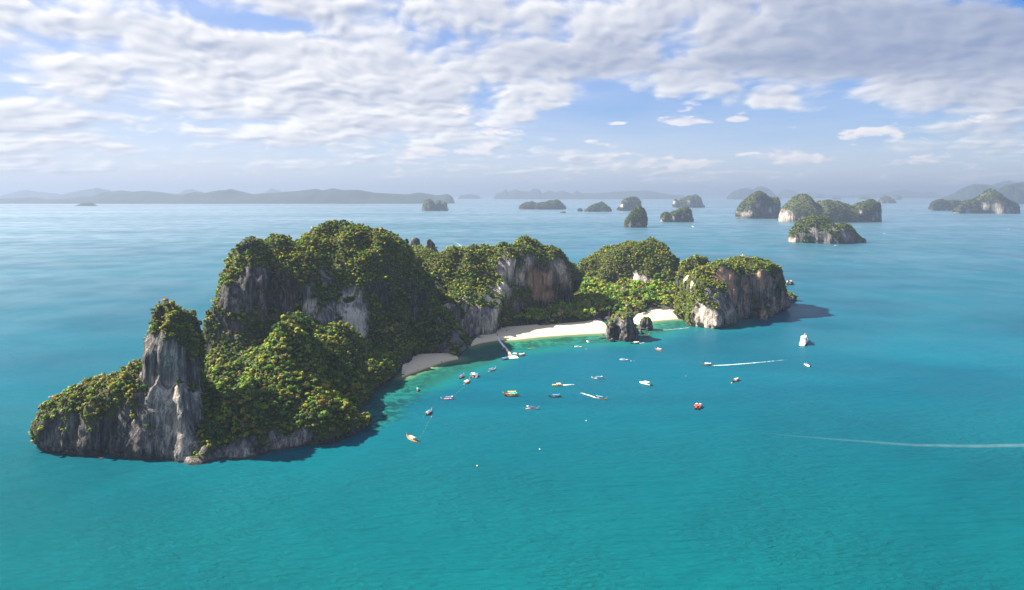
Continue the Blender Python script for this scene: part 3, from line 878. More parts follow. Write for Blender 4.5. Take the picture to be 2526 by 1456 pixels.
VALLEY_POLY = VALLEY
def plant_island():
    rng = np.random.default_rng(21)
    fq = isl_q
    vegf = isl_veg[fq].mean(1)
    cz = isl_v[fq].mean(1)
    vd = np.array((0, 0, CAM_H)) - cz
    vd /= np.linalg.norm(vd, axis=1, keepdims=True)
    fn = isl_n[fq].mean(1)
    facing = (fn * vd).sum(1)
    w = vegf * np.where(facing > -0.25, 1.0, 0.35)
    p, f = sample_surface(isl_v, fq, w, 85000, rng)
    n = fn[f]; veg = vegf[f]; fac = facing[f]
    X, Y = p[:, 0], p[:, 1]
    dval = poly_sdf(X, Y, VALLEY_POLY)
    in_val = smooth01(-dval, -6, 8) * (p[:, 2] < 26) * (n[:, 2] > 0.6)
    slope = smooth01(-poly_sdf(X, Y, SLOPE), 0, 12) * (p[:, 2] < 70)
    r = 0.75 + 1.9 * rng.random(len(p)) ** 2.0 + 1.2 * (rng.random(len(p)) > .93) + slope * 0.6 + in_val * (1.2 + 3.4 * rng.random(len(p)) ** 2)
    r *= np.where(n[:, 2] < 0.35, 0.75, 1.0)
    # keep the sand and the tide line free
    bd = np.full(len(p), 1e3)
    for a, b in ((beach_main_shore, beach_main_back), (beach_far_shore, beach_far_back), (beach_small_shore, beach_small_back)):
        bd = np.minimum(bd, np.where(p[:, 2] < 5, poly_sdf(X, Y, list(a) + list(b)[::-1]), 99))
    ok = (bd > -3.5 + 0.2 * r) & (p[:, 2] > 0.9)
    p, n, r, fac, in_val, slope, veg = (q[ok] for q in (p, n, r, fac, in_val, slope, veg))
    k = thin(p, r * 1.02)
    p, n, r, fac, in_val, slope, veg = (q[k] for q in (p, n, r, fac, in_val, slope, veg))
    N = len(p)
    # colour kind of each tree
    damp = pnoise(p, 38, 38, 38, 11); dry = pnoise(p, 22, 22, 22, 12)
    pr = np.zeros((N, 7))
    pr[:, 0] = 0.30 + 1.3 * slope * smooth01(damp, .35, .6)      # dark
    pr[:, 1] = 0.55 + 0.4 * slope
    pr[:, 2] = 0.44 + 0.9 * smooth01(dry, .5, .7) * (1 - 0.5 * slope) + 0.05 * in_val
    pr[:, 3] = 0.30 + 1.0 * in_val
    pr[:, 4] = 0.50 + 0.7 * smooth01(dry, .45, .7) + 0.2 * in_val
    pr[:, 5] = 0.045 + 0.08 * smooth01(dry, .55, .75)
    pr[:, 6] = 0.10 + 0.08 * slope + 0.25 * in_val
    left = (p[:, 0] < -225) & (p[:, 1] < 480)
    pr[left, 5] += 0.15; pr[left, 6] += 0.25; pr[left, 4] += .3
    pr /= pr.sum(1, keepdims=True)
    kind = (pr.cumsum(1) > rng.random((N, 1))).argmax(1)
    tint = TARR[kind] * (0.6 + 0.75 * rng.random((N, 1)))
    tint = tint * (1 + 0.12 * in_val)[:, None]  # valley leaf colour brightened to stand in for missing sunlight
    # crown centre: a trunk height above the ground, pushed off steep rock
    lift = r * (0.45 + 0.25 * rng.random(N)) + in_val * (4 + 4 * rng.random(N))
    c = p + np.c_[n[:, 0] * r * .45, n[:, 1] * r * .45, lift * (0.4 + 0.6 * np.clip(n[:, 2], 0, 1))]
    # what the camera sees of them
    vis = np.zeros(N, bool)
    for i in range(N):
        top = Vector(c[i]) + Vector((0, -0.4, 0.6)) * r[i]
        d = top - EYE; L = d.length
        h = isl_tree.ray_cast(EYE, d / L, L - r[i] * 1.2)
        vis[i] = h[0] is None
    px = c[:, 0] / c[:, 1] * FOC + 1263; py = HZ - (c[:, 2] - CAM_H) / c[:, 1] * FOC
    vis &= (px > -20) & (px < 2546)
    size = np.where(vis, r / c[:, 1] * (1 + 0.0 * r), 0)
    order = np.argsort(-size)
    single = order[:300]
    rest = np.ones(N, bool); rest[single] = False
    # ---- the mass of the forest: one object
    dist = c[:, 1]
    hi = [crown_template(100, 100 + i, (.7, .85, 1.0, 1.2, .6)[i], .31, (5, 7, 9, 6, 8)[i]) for i in range(5)]
    mid = [crown_template(48, 200 + i, (.7, .85, 1.0, 1.2, .6)[i], .39, (5, 7, 9, 6, 8)[i]) for i in range(5)]
    low = [crown_template(9, 300 + i, .85, .80, 4) for i in range(3)]
    bare_t = [crown_template(44, 400 + i, .9, .17, 9) for i in range(2)]
    temps = hi + mid + low + bare_t
    lod = np.where(~vis, 2, np.where(r / dist > 3.6 / 800, 0, 1))
    choice = np.where(lod == 0, rng.integers(0, 5, N), np.where(lod == 1, 5 + rng.integers(0, 5, N), 10 + rng.integers(0, 3, N)))
    choice = np.where((kind == 6) & vis, 13 + rng.integers(0, 2, N), choice)
    sq = 0.7 + 0.65 * rng.random(N)
    v, q, t, nv = join_crowns(c[rest], r[rest], tint[rest], temps, choice[rest], rng, sq[rest])
    me = mesh_np('forest', v, q, M_LEAF, True); color_attr(me, 'tint', t); set_normals(me, nv)
    o = link('forest', me); tag(o, 'dense green jungle covering the tops and slopes of the island', kind='stuff')
    # ---- the nearest trees as things of their own
    crown_me, trunk_me = {}, None
    bm = bmesh.new()
    bmesh.ops.create_cone(bm, cap_ends=True, segments=7, radius1=0.16, radius2=0.06, depth=1.0)
    for a in range(4):
        g = bmesh.ops.create_cone(bm, cap_ends=True, segments=5, radius1=0.06, radius2=0.015, depth=0.75)
        M_ = Matrix.Translation((0, 0, 0.3 + .04 * a)) @ Matrix.Rotation(a * 1.7, 4, 'Z') @ Matrix.Rotation(0.75, 4, 'Y') @ Matrix.Translation((0, 0, 0.3))
        bmesh.ops.transform(bm, matrix=M_, verts=g['verts'])
    trunk_me = bpy.data.meshes.new('trunk'); bm.to_mesh(trunk_me); bm.free(); trunk_me.materials.append(M_BARK)
    leaf_m = [mat_leaf('leaf_' + k.replace(' ', '_').replace('-', '_'), False, TINTS[k]) for k in TNAMES]
    def region(i):
        if in_val[i] > 0.5: 
            return 'in the flat valley behind the beaches'
        x, y = c[i, 0], c[i, 1]
        if y < 480 and x < -262: return 'on the low ridge at the left tip'
        if y < 480 and x < -200: return 'on the leaning rock spire'
        if y < 640 and p[i, 2] < 75 and x > -225:
            if p[i, 2] < 9: w_ = 'at the waterline of the front slope'
            elif p[i, 2] < 24: w_ = 'low on the front slope'
            elif p[i, 2] < 42: w_ = 'half-way up the front slope'
            else: w_ = 'high on the front slope, under the cliff'
            return w_ + (', beside the spire' if x < -172 else ', above the reef' if y > 540 else ', in its middle' if x < -140 else ', at its right end')
        if x < -95 and y < 880: return 'on the tall main massif'
        if x < -20 and y < 770: return 'on the headland beside the sand cove'
        if y > 1060: return 'on the rounded hill behind the valley'
        if x > 200: return 'on the right-hand cliff block'
        return 'on the middle cliff behind the pier'
    for i in single:
        kd = TNAMES[kind[i]]
        var = int(rng.integers(0, 3))
        key = (kind[i], var)
        if key not in crown_me:
            tv, sh, vn = crown_template(120 if kind[i] != 6 else 60, 500 + var + 10 * kind[i], .85, .28 if kind[i] != 6 else .17, 8)
            m_ = mesh_np('crown', tv.reshape(-1, 3), np.arange(len(tv) * 4).reshape(-1, 4), leaf_m[kind[i]], True); set_normals(m_, np.repeat(vn, 4, axis=0))
            crown_me[key] = m_
        e = empty('jungle_tree', tuple(p[i]), float(rng.random() * 6.28))
        reg = region(i)
        tag(e, f'{kd} tree {reg}', 'tree', f'{kd} trees {reg}')
        off = Vector(c[i]) - Vector(p[i]); 
        cr = link('crown', crown_me[key], e); cr.scale = (r[i], r[i], r[i] * sq[i])
        cr.location = Matrix.Rotation(-e.rotation_euler.z, 3, 'Z') @ off
        L = max(off.length, 0.8) + r[i] * 0.25
        tr = link('trunk', trunk_me, e); tr.scale = (r[i] * .55, r[i] * .55, L + 1.0)
        dq = cr.location.normalized()
        tr.rotation_euler = Vector((0, 0, 1)).rotation_difference(dq).to_euler()
        tr.location = dq * (L * 0.5 - 0.5)
plant_island()
# ------------------------------------------------------------------ other islands of the bay
def islet_mesh(outline, base, thick, vox, amp=1.0, seed=1, k=0.12, D0=None, power=0.5):
    """rock from its outline (picture points) on a base line; returns verts, quads, normals"""
    D = D0 or FOC * CAM_H / (base - HZ)
    x0, x1 = outline[0][0], outline[-1][0]
    Xw = [(x - 1263) / FOC * D for x, _ in outline]
    wid = Xw[-1] - Xw[0]; T = wid * thick * 0.5; yc = D + T
    zsil = [max(CAM_H - (y - HZ) / FOC * yc, 0.0) for _, y in outline]
    Xw = [(x - 1263) / FOC * yc for x, _ in outline]
    top = max(zsil)
    pad = 3 * vox
    xs = np.arange(Xw[0] - pad - wid * .03, Xw[-1] + pad + wid * .03, vox); ys = np.arange(yc - T - pad * 2, yc + T + pad * 2, vox); zs = np.arange(-2 * vox, top + pad + vox, vox)
    X, Y = np.meshgrid(xs, ys, indexing='ij')
    rng = np.random.default_rng(seed)
    sh = (len(xs), len(ys), len(zs))
    u = np.clip((X - Xw[0]) / wid, 0, 1)
    half = T * np.clip(4 * u * (1 - u), 0, 1) ** 0.38
    half = half * (1 + 0.16 * grid_noise((len(xs), len(ys), 4), (max(wid / vox / 6, 2),) * 2 + (4,), rng)[:, :, 1])
    ry = np.abs(Y - yc) / np.maximum(half, 1e-3)
    edge = np.minimum((1 - ry) * half, np.minimum(X - Xw[0], Xw[-1] - X))
    Z = zs[None, None, :]
    nb = grid_noise(sh, (max(top * .22 / vox, 1.5),) * 3, rng); nf = grid_noise(sh, (2.1, 2.1, 5), rng)
    ztop = np.interp(X, Xw, zsil) * np.clip(1 - ry ** 2, 0, 1) ** power
    A = top * 0.035 * amp
    wall = -edge[:, :, None] + k * Z + A * nb + vox * .35 * nf + vox * 0.9 * np.exp(-(Z / vox - .4) ** 2)
    cap = (Z - ztop[:, :, None]) * .7 + A * .3 * nb + vox * .25 * nf
    f = smax(wall, cap, max(top * 0.10, vox)).astype(np.float32)
    v, q = surface_nets(f, (xs[0], ys[0], zs[0]), vox)
    return v, q, vert_normals(v, q), top, D

FAR_LEAF = np.array([(0.040, 0.080, 0.022), (0.075, 0.115, 0.025), (0.16, 0.17, 0.028), (0.06, 0.09, 0.024)])
def islet(name, label, cat, outline, base, thick=0.5, vox=None, amp=1.0, seed=1, k=0.12, bare_spots=(), group=None, trees=700, vegk=0.42, pale_k=0.6, kind=None, D0=None, power=0.5, tint=1.0):
    D = D0 or FOC * CAM_H / (base - HZ)
    wid = (outline[-1][0] - outline[0][0]) / FOC * D
    vox = vox or max(wid / 64, 1.0)
    v, q, n, top, D = islet_mesh(outline, base, thick, vox, amp, seed, k, D0, power)
    patch = pnoise(v, top * .22, top * .22, top * .34, seed) * .65 + pnoise(v, top * .08, top * .08, top * .12, seed + 1) * .35
    bare_ = np.zeros(len(v))
    for bx, by, br in bare_spots:
        c = np.array(((bx - 1263) / FOC * D, D, CAM_H - (by - HZ) / FOC * D)); r = br / FOC * D
        g = np.exp(-(((v[:, 0] - c[0]) / r) ** 2 + ((v[:, 2] - c[2]) / (1.2 * r)) ** 2)) * (n[:, 1] < 0.2)
        bare_ = np.maximum(bare_, g)
    veg = np.maximum(smooth01(n[:, 2], .15, .45), smooth01(patch, vegk - .06, vegk + .06))
    veg *= 1 - smooth01(bare_ + (patch - .5) * .6, .3, .5)
    veg *= smooth01(v[:, 2], top * .035, top * .07)
    me = mesh_np(name, v, q, M_ROCK_FAR if vox > 3 else M_ROCK)
    color_attr(me, 'zone', np.stack([veg, np.maximum(bare_ * 1.1, .4) * pale_k, .35 * bare_], 1))
    o = link(name, me); tag(o, label, cat, group, kind)
    if trees:
        rng = np.random.default_rng(seed + 50)
        fn = n[q].mean(1)
        w = veg[q].mean(1) ** 2 * np.where(fn[:, 1] > 0.35, .3, 1)
        p, f = sample_surface(v, q, w, trees, rng)
        r = np.maximum(2.6 + 2.4 * rng.random(trees), 0.0011 * D * (0.7 + .6 * rng.random(trees)))
        c = p + fn[f] * (r * .25)[:, None]
        temps = [crown_template(12, 900 + i, .8, .62) for i in range(4)]
        t = FAR_LEAF[rng.integers(0, 4, trees)] * (0.75 + .5 * rng.random((trees, 1))) * tint
        vv, qq, tt, nv = join_crowns(c, r, t, temps, rng.integers(0, 4, trees), rng)
        mt = mesh_np('forest', vv, qq, M_LEAF, True); color_attr(mt, 'tint', tt); set_normals(mt, nv)
        link('forest', mt, o)['kind'] = 'stuff'
    return o

def r6(pts): return [(1017.6 + u * .3052, 444 + v * .3052) for u, v in pts]
def r7(pts): return [(1788.4 + u * .292, 431.7 + v * .292) for u, v in pts]
def r5(pts): return [(u * .5127, 419.4 + v * .5127) for u, v in pts]
B6 = lambda v: 444 + v * .3052
B7 = lambda v: 431.7 + v * .292
B5 = lambda v: 419.4 + v * .5127

islet('karst_islet', 'rocky green islet with pale cliffs, nearest on the right of the bay', 'island',
      r7([(536, 570), (545, 545), (560, 520), (590, 440), (640, 390), (700, 355), (770, 345), (830, 360), (870, 390), (920, 432), (950, 415), (1000, 410), (1050, 440), (1075, 490), (1100, 520), (1150, 555), (1187, 574)]),
      B7(580), .5, 4.0, 1.0, 3, .10, [(r[0], r[1], r[2]) for r in [(1962, 574, 9), (2012, 573, 11), (2018, 585, 9), (2085, 580, 15), (2100, 586, 12), (2055, 562, 6), (1970, 597, 8)]], trees=1500, vegk=.46)
islet('karst_islet', 'long double-humped green island behind the nearest rocky islet', 'island',
      r7([(460, 400), (465, 360), (490, 290), (530, 240), (580, 190), (640, 155), (680, 160), (720, 210), (760, 250), (790, 225), (850, 215), (960, 225), (1030, 255), (1070, 265), (1110, 245), (1180, 215), (1245, 200), (1290, 220), (1320, 270), (1337, 370)]),
      B7(402), .35, 6.5, 1.0, 4, .08, [(1950, 537, 17), (1940, 545, 13), (2165, 540, 6), (2130, 526, 6)], trees=1800, vegk=.36)
islet('karst_islet', 'steep flat-topped green island with pale cliff foot, left of the double-humped island', 'island',
      r7([(96, 350), (97, 290), (140, 240), (200, 185), (250, 150), (290, 140), (325, 155), (360, 190), (400, 195), (435, 185), (452, 215), (457, 300), (469, 345)]),
      B7(370), .6, 6.0, 1.0, 5, .05, [(1818, 533, 6), (1850, 528, 9), (1872, 508, 8), (1905, 520, 8), (1838, 530, 6)], trees=1100, vegk=.44)
islet('karst_islet', 'dark pyramid-shaped island with a grey cliff near the right edge', 'island',
      r7([(1930, 318), (1960, 270), (2040, 220), (2120, 205), (2180, 165), (2220, 125), (2250, 118), (2290, 140), (2340, 185), (2400, 220), (2450, 235), (2480, 290), (2486, 320)]),
      B7(328), .4, 9.0, .8, 6, .10, [(2440, 511, 9), (2462, 515, 13), (2485, 520, 10), (2400, 525, 8)], trees=1000, vegk=.42, tint=.7)
islet('karst_islet', 'dark low-domed island touching the left side of the pyramid-shaped one', 'island',
      r7([(1730, 290), (1750, 230), (1790, 210), (1840, 205), (1880, 225), (1920, 215), (1970, 215), (2000, 230), (2045, 260)]),
      B7(303), .4, 9.0, .8, 7, .06, [(2340, 518, 5)], trees=600, vegk=.36, tint=.7)
islet('karst_islet', 'small dark rounded island far off, left of the right-hand mountains', 'island', r7([(1305, 232), (1320, 195), (1355, 178), (1400, 200), (1440, 232)]), B7(240), .6, None, 1, 8, .05, trees=250)
islet('karst_islet', 'blocky blue islet just right of the small dark rounded one', 'island', r7([(1411, 205), (1420, 175), (1455, 163), (1485, 175), (1491, 205)]), B7(210), .6, None, 1, 9, .02, trees=0)
islet('karst_islet', 'low two-bumped blue islet in the haze, right of the long flat one', 'island', r7([(1126, 205), (1140, 180), (1165, 172), (1185, 183), (1210, 178), (1217, 205)]), B7(207), .6, None, 1, 10, .02, trees=0)
islet('karst_islet', 'tiny flat blue islet in the haze above the double-humped island', 'island', r7([(895, 204), (910, 190), (940, 183), (970, 186), (975, 204)]), B7(208), .6, None, 1, 11, .02, trees=0)
islet('karst_islet', 'smooth blue dome behind the double-humped island', 'island', r7([(690, 190), (720, 170), (770, 155), (820, 160), (852, 190)]), B7(197), .6, None, 1, 12, .05, trees=0)

islet('karst_islet', 'cone-shaped green islet in the middle of the bay', 'island',
      r6([(1701, 370), (1720, 340), (1755, 280), (1790, 235), (1830, 222), (1870, 240), (1895, 290), (1909, 340), (1901, 378)]), B6(386), .7, 5.0, 1, 13, .10, [(1575, 555, 7), (1555, 557, 6)], trees=700, vegk=.40)
islet('karst_islet', 'three small joined green humps with pale foot, right of the cone islet', 'island',
      r6([(1998, 335), (2010, 290), (2045, 255), (2080, 275), (2100, 260), (2140, 250), (2190, 222), (2220, 218), (2250, 250), (2270, 290), (2272, 318)]), B6(342), .45, 5.5, 1, 14, .06, [(1632, 545, 5), (1660, 540, 5), (1685, 536, 5), (1700, 530, 4)], trees=700, vegk=.42)
islet('karst_islet', 'square-topped blue-green rock island behind the three humps', 'island',
      r6([(2101, 218), (2104, 170), (2120, 160), (2140, 162), (2145, 192), (2150, 162), (2200, 150), (2230, 130), (2290, 127), (2325, 150), (2332, 195), (2364, 219)]), B6(225), .5, 8.0, .8, 15, .02, [(1666, 500, 5), (1700, 500, 6)], trees=450, vegk=.44)
islet('karst_islet', 'steep island with an orange scar, behind the cone islet', 'island',
      r6([(1648, 245), (1680, 215), (1690, 185), (1725, 150), (1760, 140), (1810, 145), (1835, 165), (1850, 175), (1858, 195), (1857, 238)]), B6(250), .6, 7.0, 1, 16, .04, [(1548, 498, 4), (1535, 508, 4)], trees=550, vegk=.40)
islet('karst_islet', 'triangular wooded island right of the long low one', 'island',
      r6([(1388, 250), (1420, 230), (1470, 200), (1510, 185), (1525, 175), (1545, 190), (1575, 215), (1605, 240), (1613, 253)]), B6(258), .6, 7.0, .8, 17, .3, trees=550, vegk=.25)
islet('karst_islet', 'long low wooded island in the middle distance', 'island',
      r6([(860, 232), (868, 210), (910, 190), (955, 178), (1000, 190), (1040, 190), (1100, 172), (1140, 164), (1185, 168), (1215, 195), (1240, 225), (1245, 234)]), B6(239), .35, 10, .7, 18, .2, trees=900, vegk=.25)
islet('karst_islet', 'twin-towered rock island above the pinnacles of the main island', 'island',
      r6([(68, 243), (85, 235), (90, 185), (110, 165), (140, 160), (175, 180), (183, 205), (190, 200), (200, 172), (225, 165), (233, 215), (238, 215), (243, 185), (252, 205), (262, 182), (272, 184), (276, 215), (288, 240)]), B6(251), .6, 6.5, .8, 19, .0, trees=400, vegk=.44)
islet('rock_islet', 'tiny dark rock at the foot of the long low island', 'rock', r6([(1188, 264), (1200, 255), (1235, 254), (1238, 264)]), B6(267), .8, None, 1, 20, .05, trees=0)
islet('rock_islet', 'tiny wooded rock left of the triangular island', 'rock', r6([(1332, 250), (1345, 236), (1362, 234), (1374, 250)]), B6(255), .8, None, 1, 21, .05, trees=60)
islet('rock_islet', 'faint tiny rock in the haze above the long low island', 'rock', r6([(1187, 154), (1195, 144), (1208, 143), (1216, 154)]), B6(157), .8, None, 1, 22, .05, trees=0)

# ------------------------------------------------------------------ far land
def far_hills(name, label, outline, base, D=None, thick=.3, seed=1, n=160, tint=1.0, extend=0, kind='structure', cat=None):
    """a long range: cross-section follows the outline, ridges and gullies by noise"""
    D = D or FOC * CAM_H / (base - HZ)
    xs = np.linspace(outline[0][0], outline[-1][0], n)
    wid = (xs[-1] - xs[0]) / FOC * D; T = wid * thick * .5 if thick < 5 else thick
    m = 26
    t = np.linspace(-1, 1, m)
    P = []
    yc = D + T
    zs = np.interp(xs, [o[0] for o in outline], [CAM_H - (o[1] - HZ) / FOC * yc for o in outline])
    zs = np.maximum(zs, 0)
    u = np.linspace(0, 1, n)
    ends = np.clip(4 * u * (1 - u), 0, 1) ** .3
    for k in t:
        X = (xs - 1263) / FOC * yc; Y = yc + k * T * (.55 + .45 * ends)
        h = zs * (1 - abs(k) ** 1.5)
        p = np.stack([X, Y, h * 0], 1)
        nz = pnoise(p, wid / 22, T / 3, 1, seed) - .5 + .5 * (pnoise(p, wid / 50, T / 6, 1, seed + 1) - .5)
        h = h * (1 + .55 * nz * np.clip(abs(k) * 2.2, 0, 1) * (abs(k) < .999)) + (h > 0) * 0
        h[[0, -1]] = 0
        P.append(np.stack([X, Y, h - 1.0 * (abs(k) > .999)], 1))
    v = np.stack(P).reshape(-1, 3)
    i = np.arange(m - 1)[:, None] * n + np.arange(n - 1)[None, :]
    q = np.stack([i, i + 1, i + n + 1, i + n], -1).reshape(-1, 4)
    me = mesh_np(name, v, q, M_FAR)
    o = link(name, me); tag(o, label, cat, kind=kind)
    return o
def mat_far():
    m, nt, b = new_mat('far_forest')
    P = position(nt)
    n = noise(nt, P, 0.012, 8, 0.65); n2 = noise(nt, scale_vec(nt, P, (1, 1, .3)), 0.004, 5, .6)
    col = mix(nt, n, (0.012, 0.022, 0.012), (0.030, 0.042, 0.020))
    col = mix(nt, n2.step(.66, .76) * .4, col, (0.12, 0.11, 0.09))
    nt.links.new(col.s, b.inputs['Base Color']); b.inputs['Roughness'].default_value = 1
    b.inputs['Specular IOR Level'].default_value = .1
    return m
M_FAR = mat_far()
far_hills('hills', 'long blue wooded headland across the left horizon', r5([(-60, 138), (0, 140), (100, 135), (160, 132), (200, 142), (300, 140), (400, 130), (480, 125), (530, 105), (580, 97), (640, 105), (690, 100), (760, 105), (830, 115), (900, 120), (940, 105), (1000, 110), (1060, 100), (1110, 92), (1160, 105), (1210, 118), (1300, 112), (1370, 105), (1450, 100), (1520, 92), (1550, 100), (1600, 88), (1650, 97), (1720, 95), (1800, 108), (1900, 115), (1960, 118), (2010, 108), (2060, 115), (2100, 122), (2150, 115), (2170, 125), (2182, 142)]), B5(163), None, 700., 31, 420)
far_hills('hills', 'low dark wooded point in front of the left headland', r5([(362, 172), (400, 158), (440, 157), (469, 172)]), B5(174), None, .3, 32, 40)
far_hills('hills', 'low flat island at the right end of the left headland', r5([(2202, 135), (2215, 122), (2250, 117), (2300, 120), (2314, 136)]), B5(139), None, .4, 33, 60)
far_hills('hills', 'faint hills behind the far left of the headland', r5([(-80, 130), (0, 125), (60, 110), (120, 95), (180, 105), (270, 112), (300, 130)]), B5(134), 19000, .2, 34, 80)
far_hills('hills', 'pale double hill in the haze behind the left headland', r5([(220, 135), (330, 110), (400, 95), (440, 92), (470, 88), (530, 98), (600, 130)]), B5(134), 17000, .3, 35, 80)
far_hills('hills', 'pale hill in the haze behind the middle of the headland', r5([(830, 128), (860, 115), (890, 98), (920, 92), (970, 105), (1010, 128)]), B5(134), 20000, .4, 36, 50)
far_hills('hills', 'faint peak in the haze right of the headland top', r5([(1260, 128), (1280, 105), (1305, 88), (1350, 100), (1380, 128)]), B5(134), 23000, .4, 37, 50)
far_hills('hills', 'row of pale rock hills on the horizon at the centre', r6([(660, 130), (680, 110), (720, 100), (755, 75), (770, 102), (830, 75), (880, 90), (940, 95), (980, 70), (1020, 75), (1045, 110), (1100, 85), (1160, 100), (1210, 85), (1290, 112), (1330, 85), (1360, 108), (1500, 108), (1700, 90), (1900, 85), (2060, 115), (2200, 125)]), B6(132), 20000, 900., 38, 260)
far_hills('hills', 'pale layered mountains behind the flat-topped island', r7([(20, 190), (50, 150), (120, 120), (190, 110), (240, 125), (280, 100), (310, 95), (360, 110), (400, 140), (440, 180), (470, 190)]), B7(192), 19000, .3, 39, 120)
far_hills('hills', 'faint hills on the horizon above the double-humped island', r7([(420, 185), (480, 140), (520, 120), (560, 130), (600, 160), (680, 150), (740, 140), (790, 165), (1000, 175), (1250, 160), (1400, 150), (1520, 125), (1600, 145), (1680, 160), (1740, 140), (1770, 165), (1850, 178)]), B7(190), 25000, 1100., 40, 220)
far_hills('hills', 'large blue mountain at the right edge of the bay', r7([(1835, 205), (1880, 180), (1950, 150), (2000, 120), (2050, 95), (2120, 78), (2220, 80), (2280, 105), (2350, 130), (2450, 150), (2600, 170), (2800, 190)]), B7(214), 14000, .35, 41, 160)
far_hills('hills', 'paler blue mountain behind the right-hand one', r7([(2180, 140), (2240, 88), (2330, 60), (2400, 50), (2450, 60), (2526, 55), (2650, 90), (2800, 150)]), B7(205), 19000, .3, 42, 120)
far_hills('hills', 'dark blue ridge running out of the right edge', r7([(2270, 210), (2300, 120), (2350, 95), (2400, 80), (2470, 68), (2526, 62), (2700, 60), (2900, 150)]), B7(236), 10500, .35, 43, 120)
# ------------------------------------------------------------------ small builders
def src(x, y, z=0.0): return W(x * .61670, y * .61670, None, z)      # full-size picture point -> sea level
def f1(u, v): return src(1550 + u / 3.64, 1300 + v / 3.64)
def f2(u, v): return src(2100 + u / 3.609, 1300 + v / 3.609)
def f3(u, v): return src(2700 + u / 3.235, 1250 + v / 3.235)
def f4(u, v): return src(1500 + u / 3.609, 1600 + v / 3.609)
def f6(u, v): return src(1940 + u / 10.4, 1320 + v / 10.4)
def fb(u, v): return src(2460 + u / 8.09, 1180 + v / 8.09)
def fr7(u, v): return src(2900 + u / 2.112, 700 + v / 2.112)

def mesh_bm(name, bm, mat, smooth=False):
    me = bpy.data.meshes.new(name)
    bmesh.ops.recalc_face_normals(bm, faces=bm.faces)
    bm.to_mesh(me); bm.free()
    if mat: me.materials.append(mat)
    if smooth: me.polygons.foreach_set('use_smooth', [True] * len(me.polygons))
    return me
def box(bm, x0, x1, y0, y1, z0, z1, M_=None):
    vs = [bm.verts.new(Vector((x, y, z)) if M_ is None else M_ @ Vector((x, y, z))) for x in (x0, x1) for y in (y0, y1) for z in (z0, z1)]
    for f in ((0, 1, 3, 2), (4, 6, 7, 5), (0, 4, 5, 1), (2, 3, 7, 6), (0, 2, 6, 4), (1, 5, 7, 3)): bm.faces.new([vs[i] for i in f])
def tube(bm, a, b, r0, r1=None, n=6):
    a, b = Vector(a), Vector(b); r1 = r0 if r1 is None else r1
    d = (b - a).normalized(); u = d.orthogonal().normalized(); w = d.cross(u)
    ra = [bm.verts.new(a + (u * math.cos(t) + w * math.sin(t)) * r0) for t in np.arange(n) * 2 * math.pi / n]
    rb = [bm.verts.new(b + (u * math.cos(t) + w * math.sin(t)) * r1) for t in np.arange(n) * 2 * math.pi / n]
    for i in range(n): bm.faces.new((ra[i], ra[(i + 1) % n], rb[(i + 1) % n], rb[i]))
    bm.faces.new(ra[::-1]); bm.faces.new(rb)
def loft(bm, rings, close=True, caps=True):
    R_ = [[bm.verts.new(p) for p in r] for r in rings]
    n = len(R_[0])
    for a, b in zip(R_[:-1], R_[1:]):
        for i in range(n if close else n - 1): bm.faces.new((a[i], a[(i + 1) % n], b[(i + 1) % n], b[i]))
    if caps: bm.faces.new(R_[0][::-1]); bm.faces.new(R_[-1])
def ball(bm, c, r, seg=8, ring=6, s=(1, 1, 1)):
    g = bmesh.ops.create_uvsphere(bm, u_segments=seg, v_segments=ring, radius=r)
    bmesh.ops.transform(bm, matrix=Matrix.Translation(c) @ Matrix.Diagonal((*s, 1)), verts=g['verts'])

PM = {}
def paint(name, rgb, rough=.45, **k):
    if name not in PM: PM[name] = plain(name, rgb, rough, **k)
    return PM[name]
white = lambda: paint('white_paint', (.74, .74, .72), .35, grain=.05)
wood = lambda: paint('brown_wood', (.20, .095, .045), .6)
dkwood = lambda: paint('dark_wood', (.06, .035, .025), .6)
palewood = lambda: paint('pale_wood', (.42, .31, .20), .6)
steel = lambda: paint('grey_steel', (.22, .23, .24), .4, metal=.6)
black = lambda: paint('black_rubber', (.02, .02, .022), .7)
CLOTH = dict(blue=(.03, .20, .55), purple=(.16, .08, .45), white=(.74, .73, .70), yellow=(.75, .42, .02), turquoise=(.05, .50, .46), red=(.55, .05, .06),
             pink=(.70, .30, .24), navy=(.03, .05, .16), teal=(.04, .30, .32), cream=(.66, .60, .44), green=(.10, .42, .12), orange=(.75, .22, .03))
cloth = lambda c: paint(c + '_canvas', CLOTH[c], .8)
HULLS = dict(white=white, brown=wood, dark=dkwood, pale=palewood, red=lambda: paint('red_hull', (.42, .05, .04), .5), orange=lambda: paint('orange_hull', (.70, .26, .04), .5),
             yellow=lambda: paint('yellow_hull', (.72, .40, .05), .4), green=lambda: paint('green_hull', (.62, .74, .58), .4))

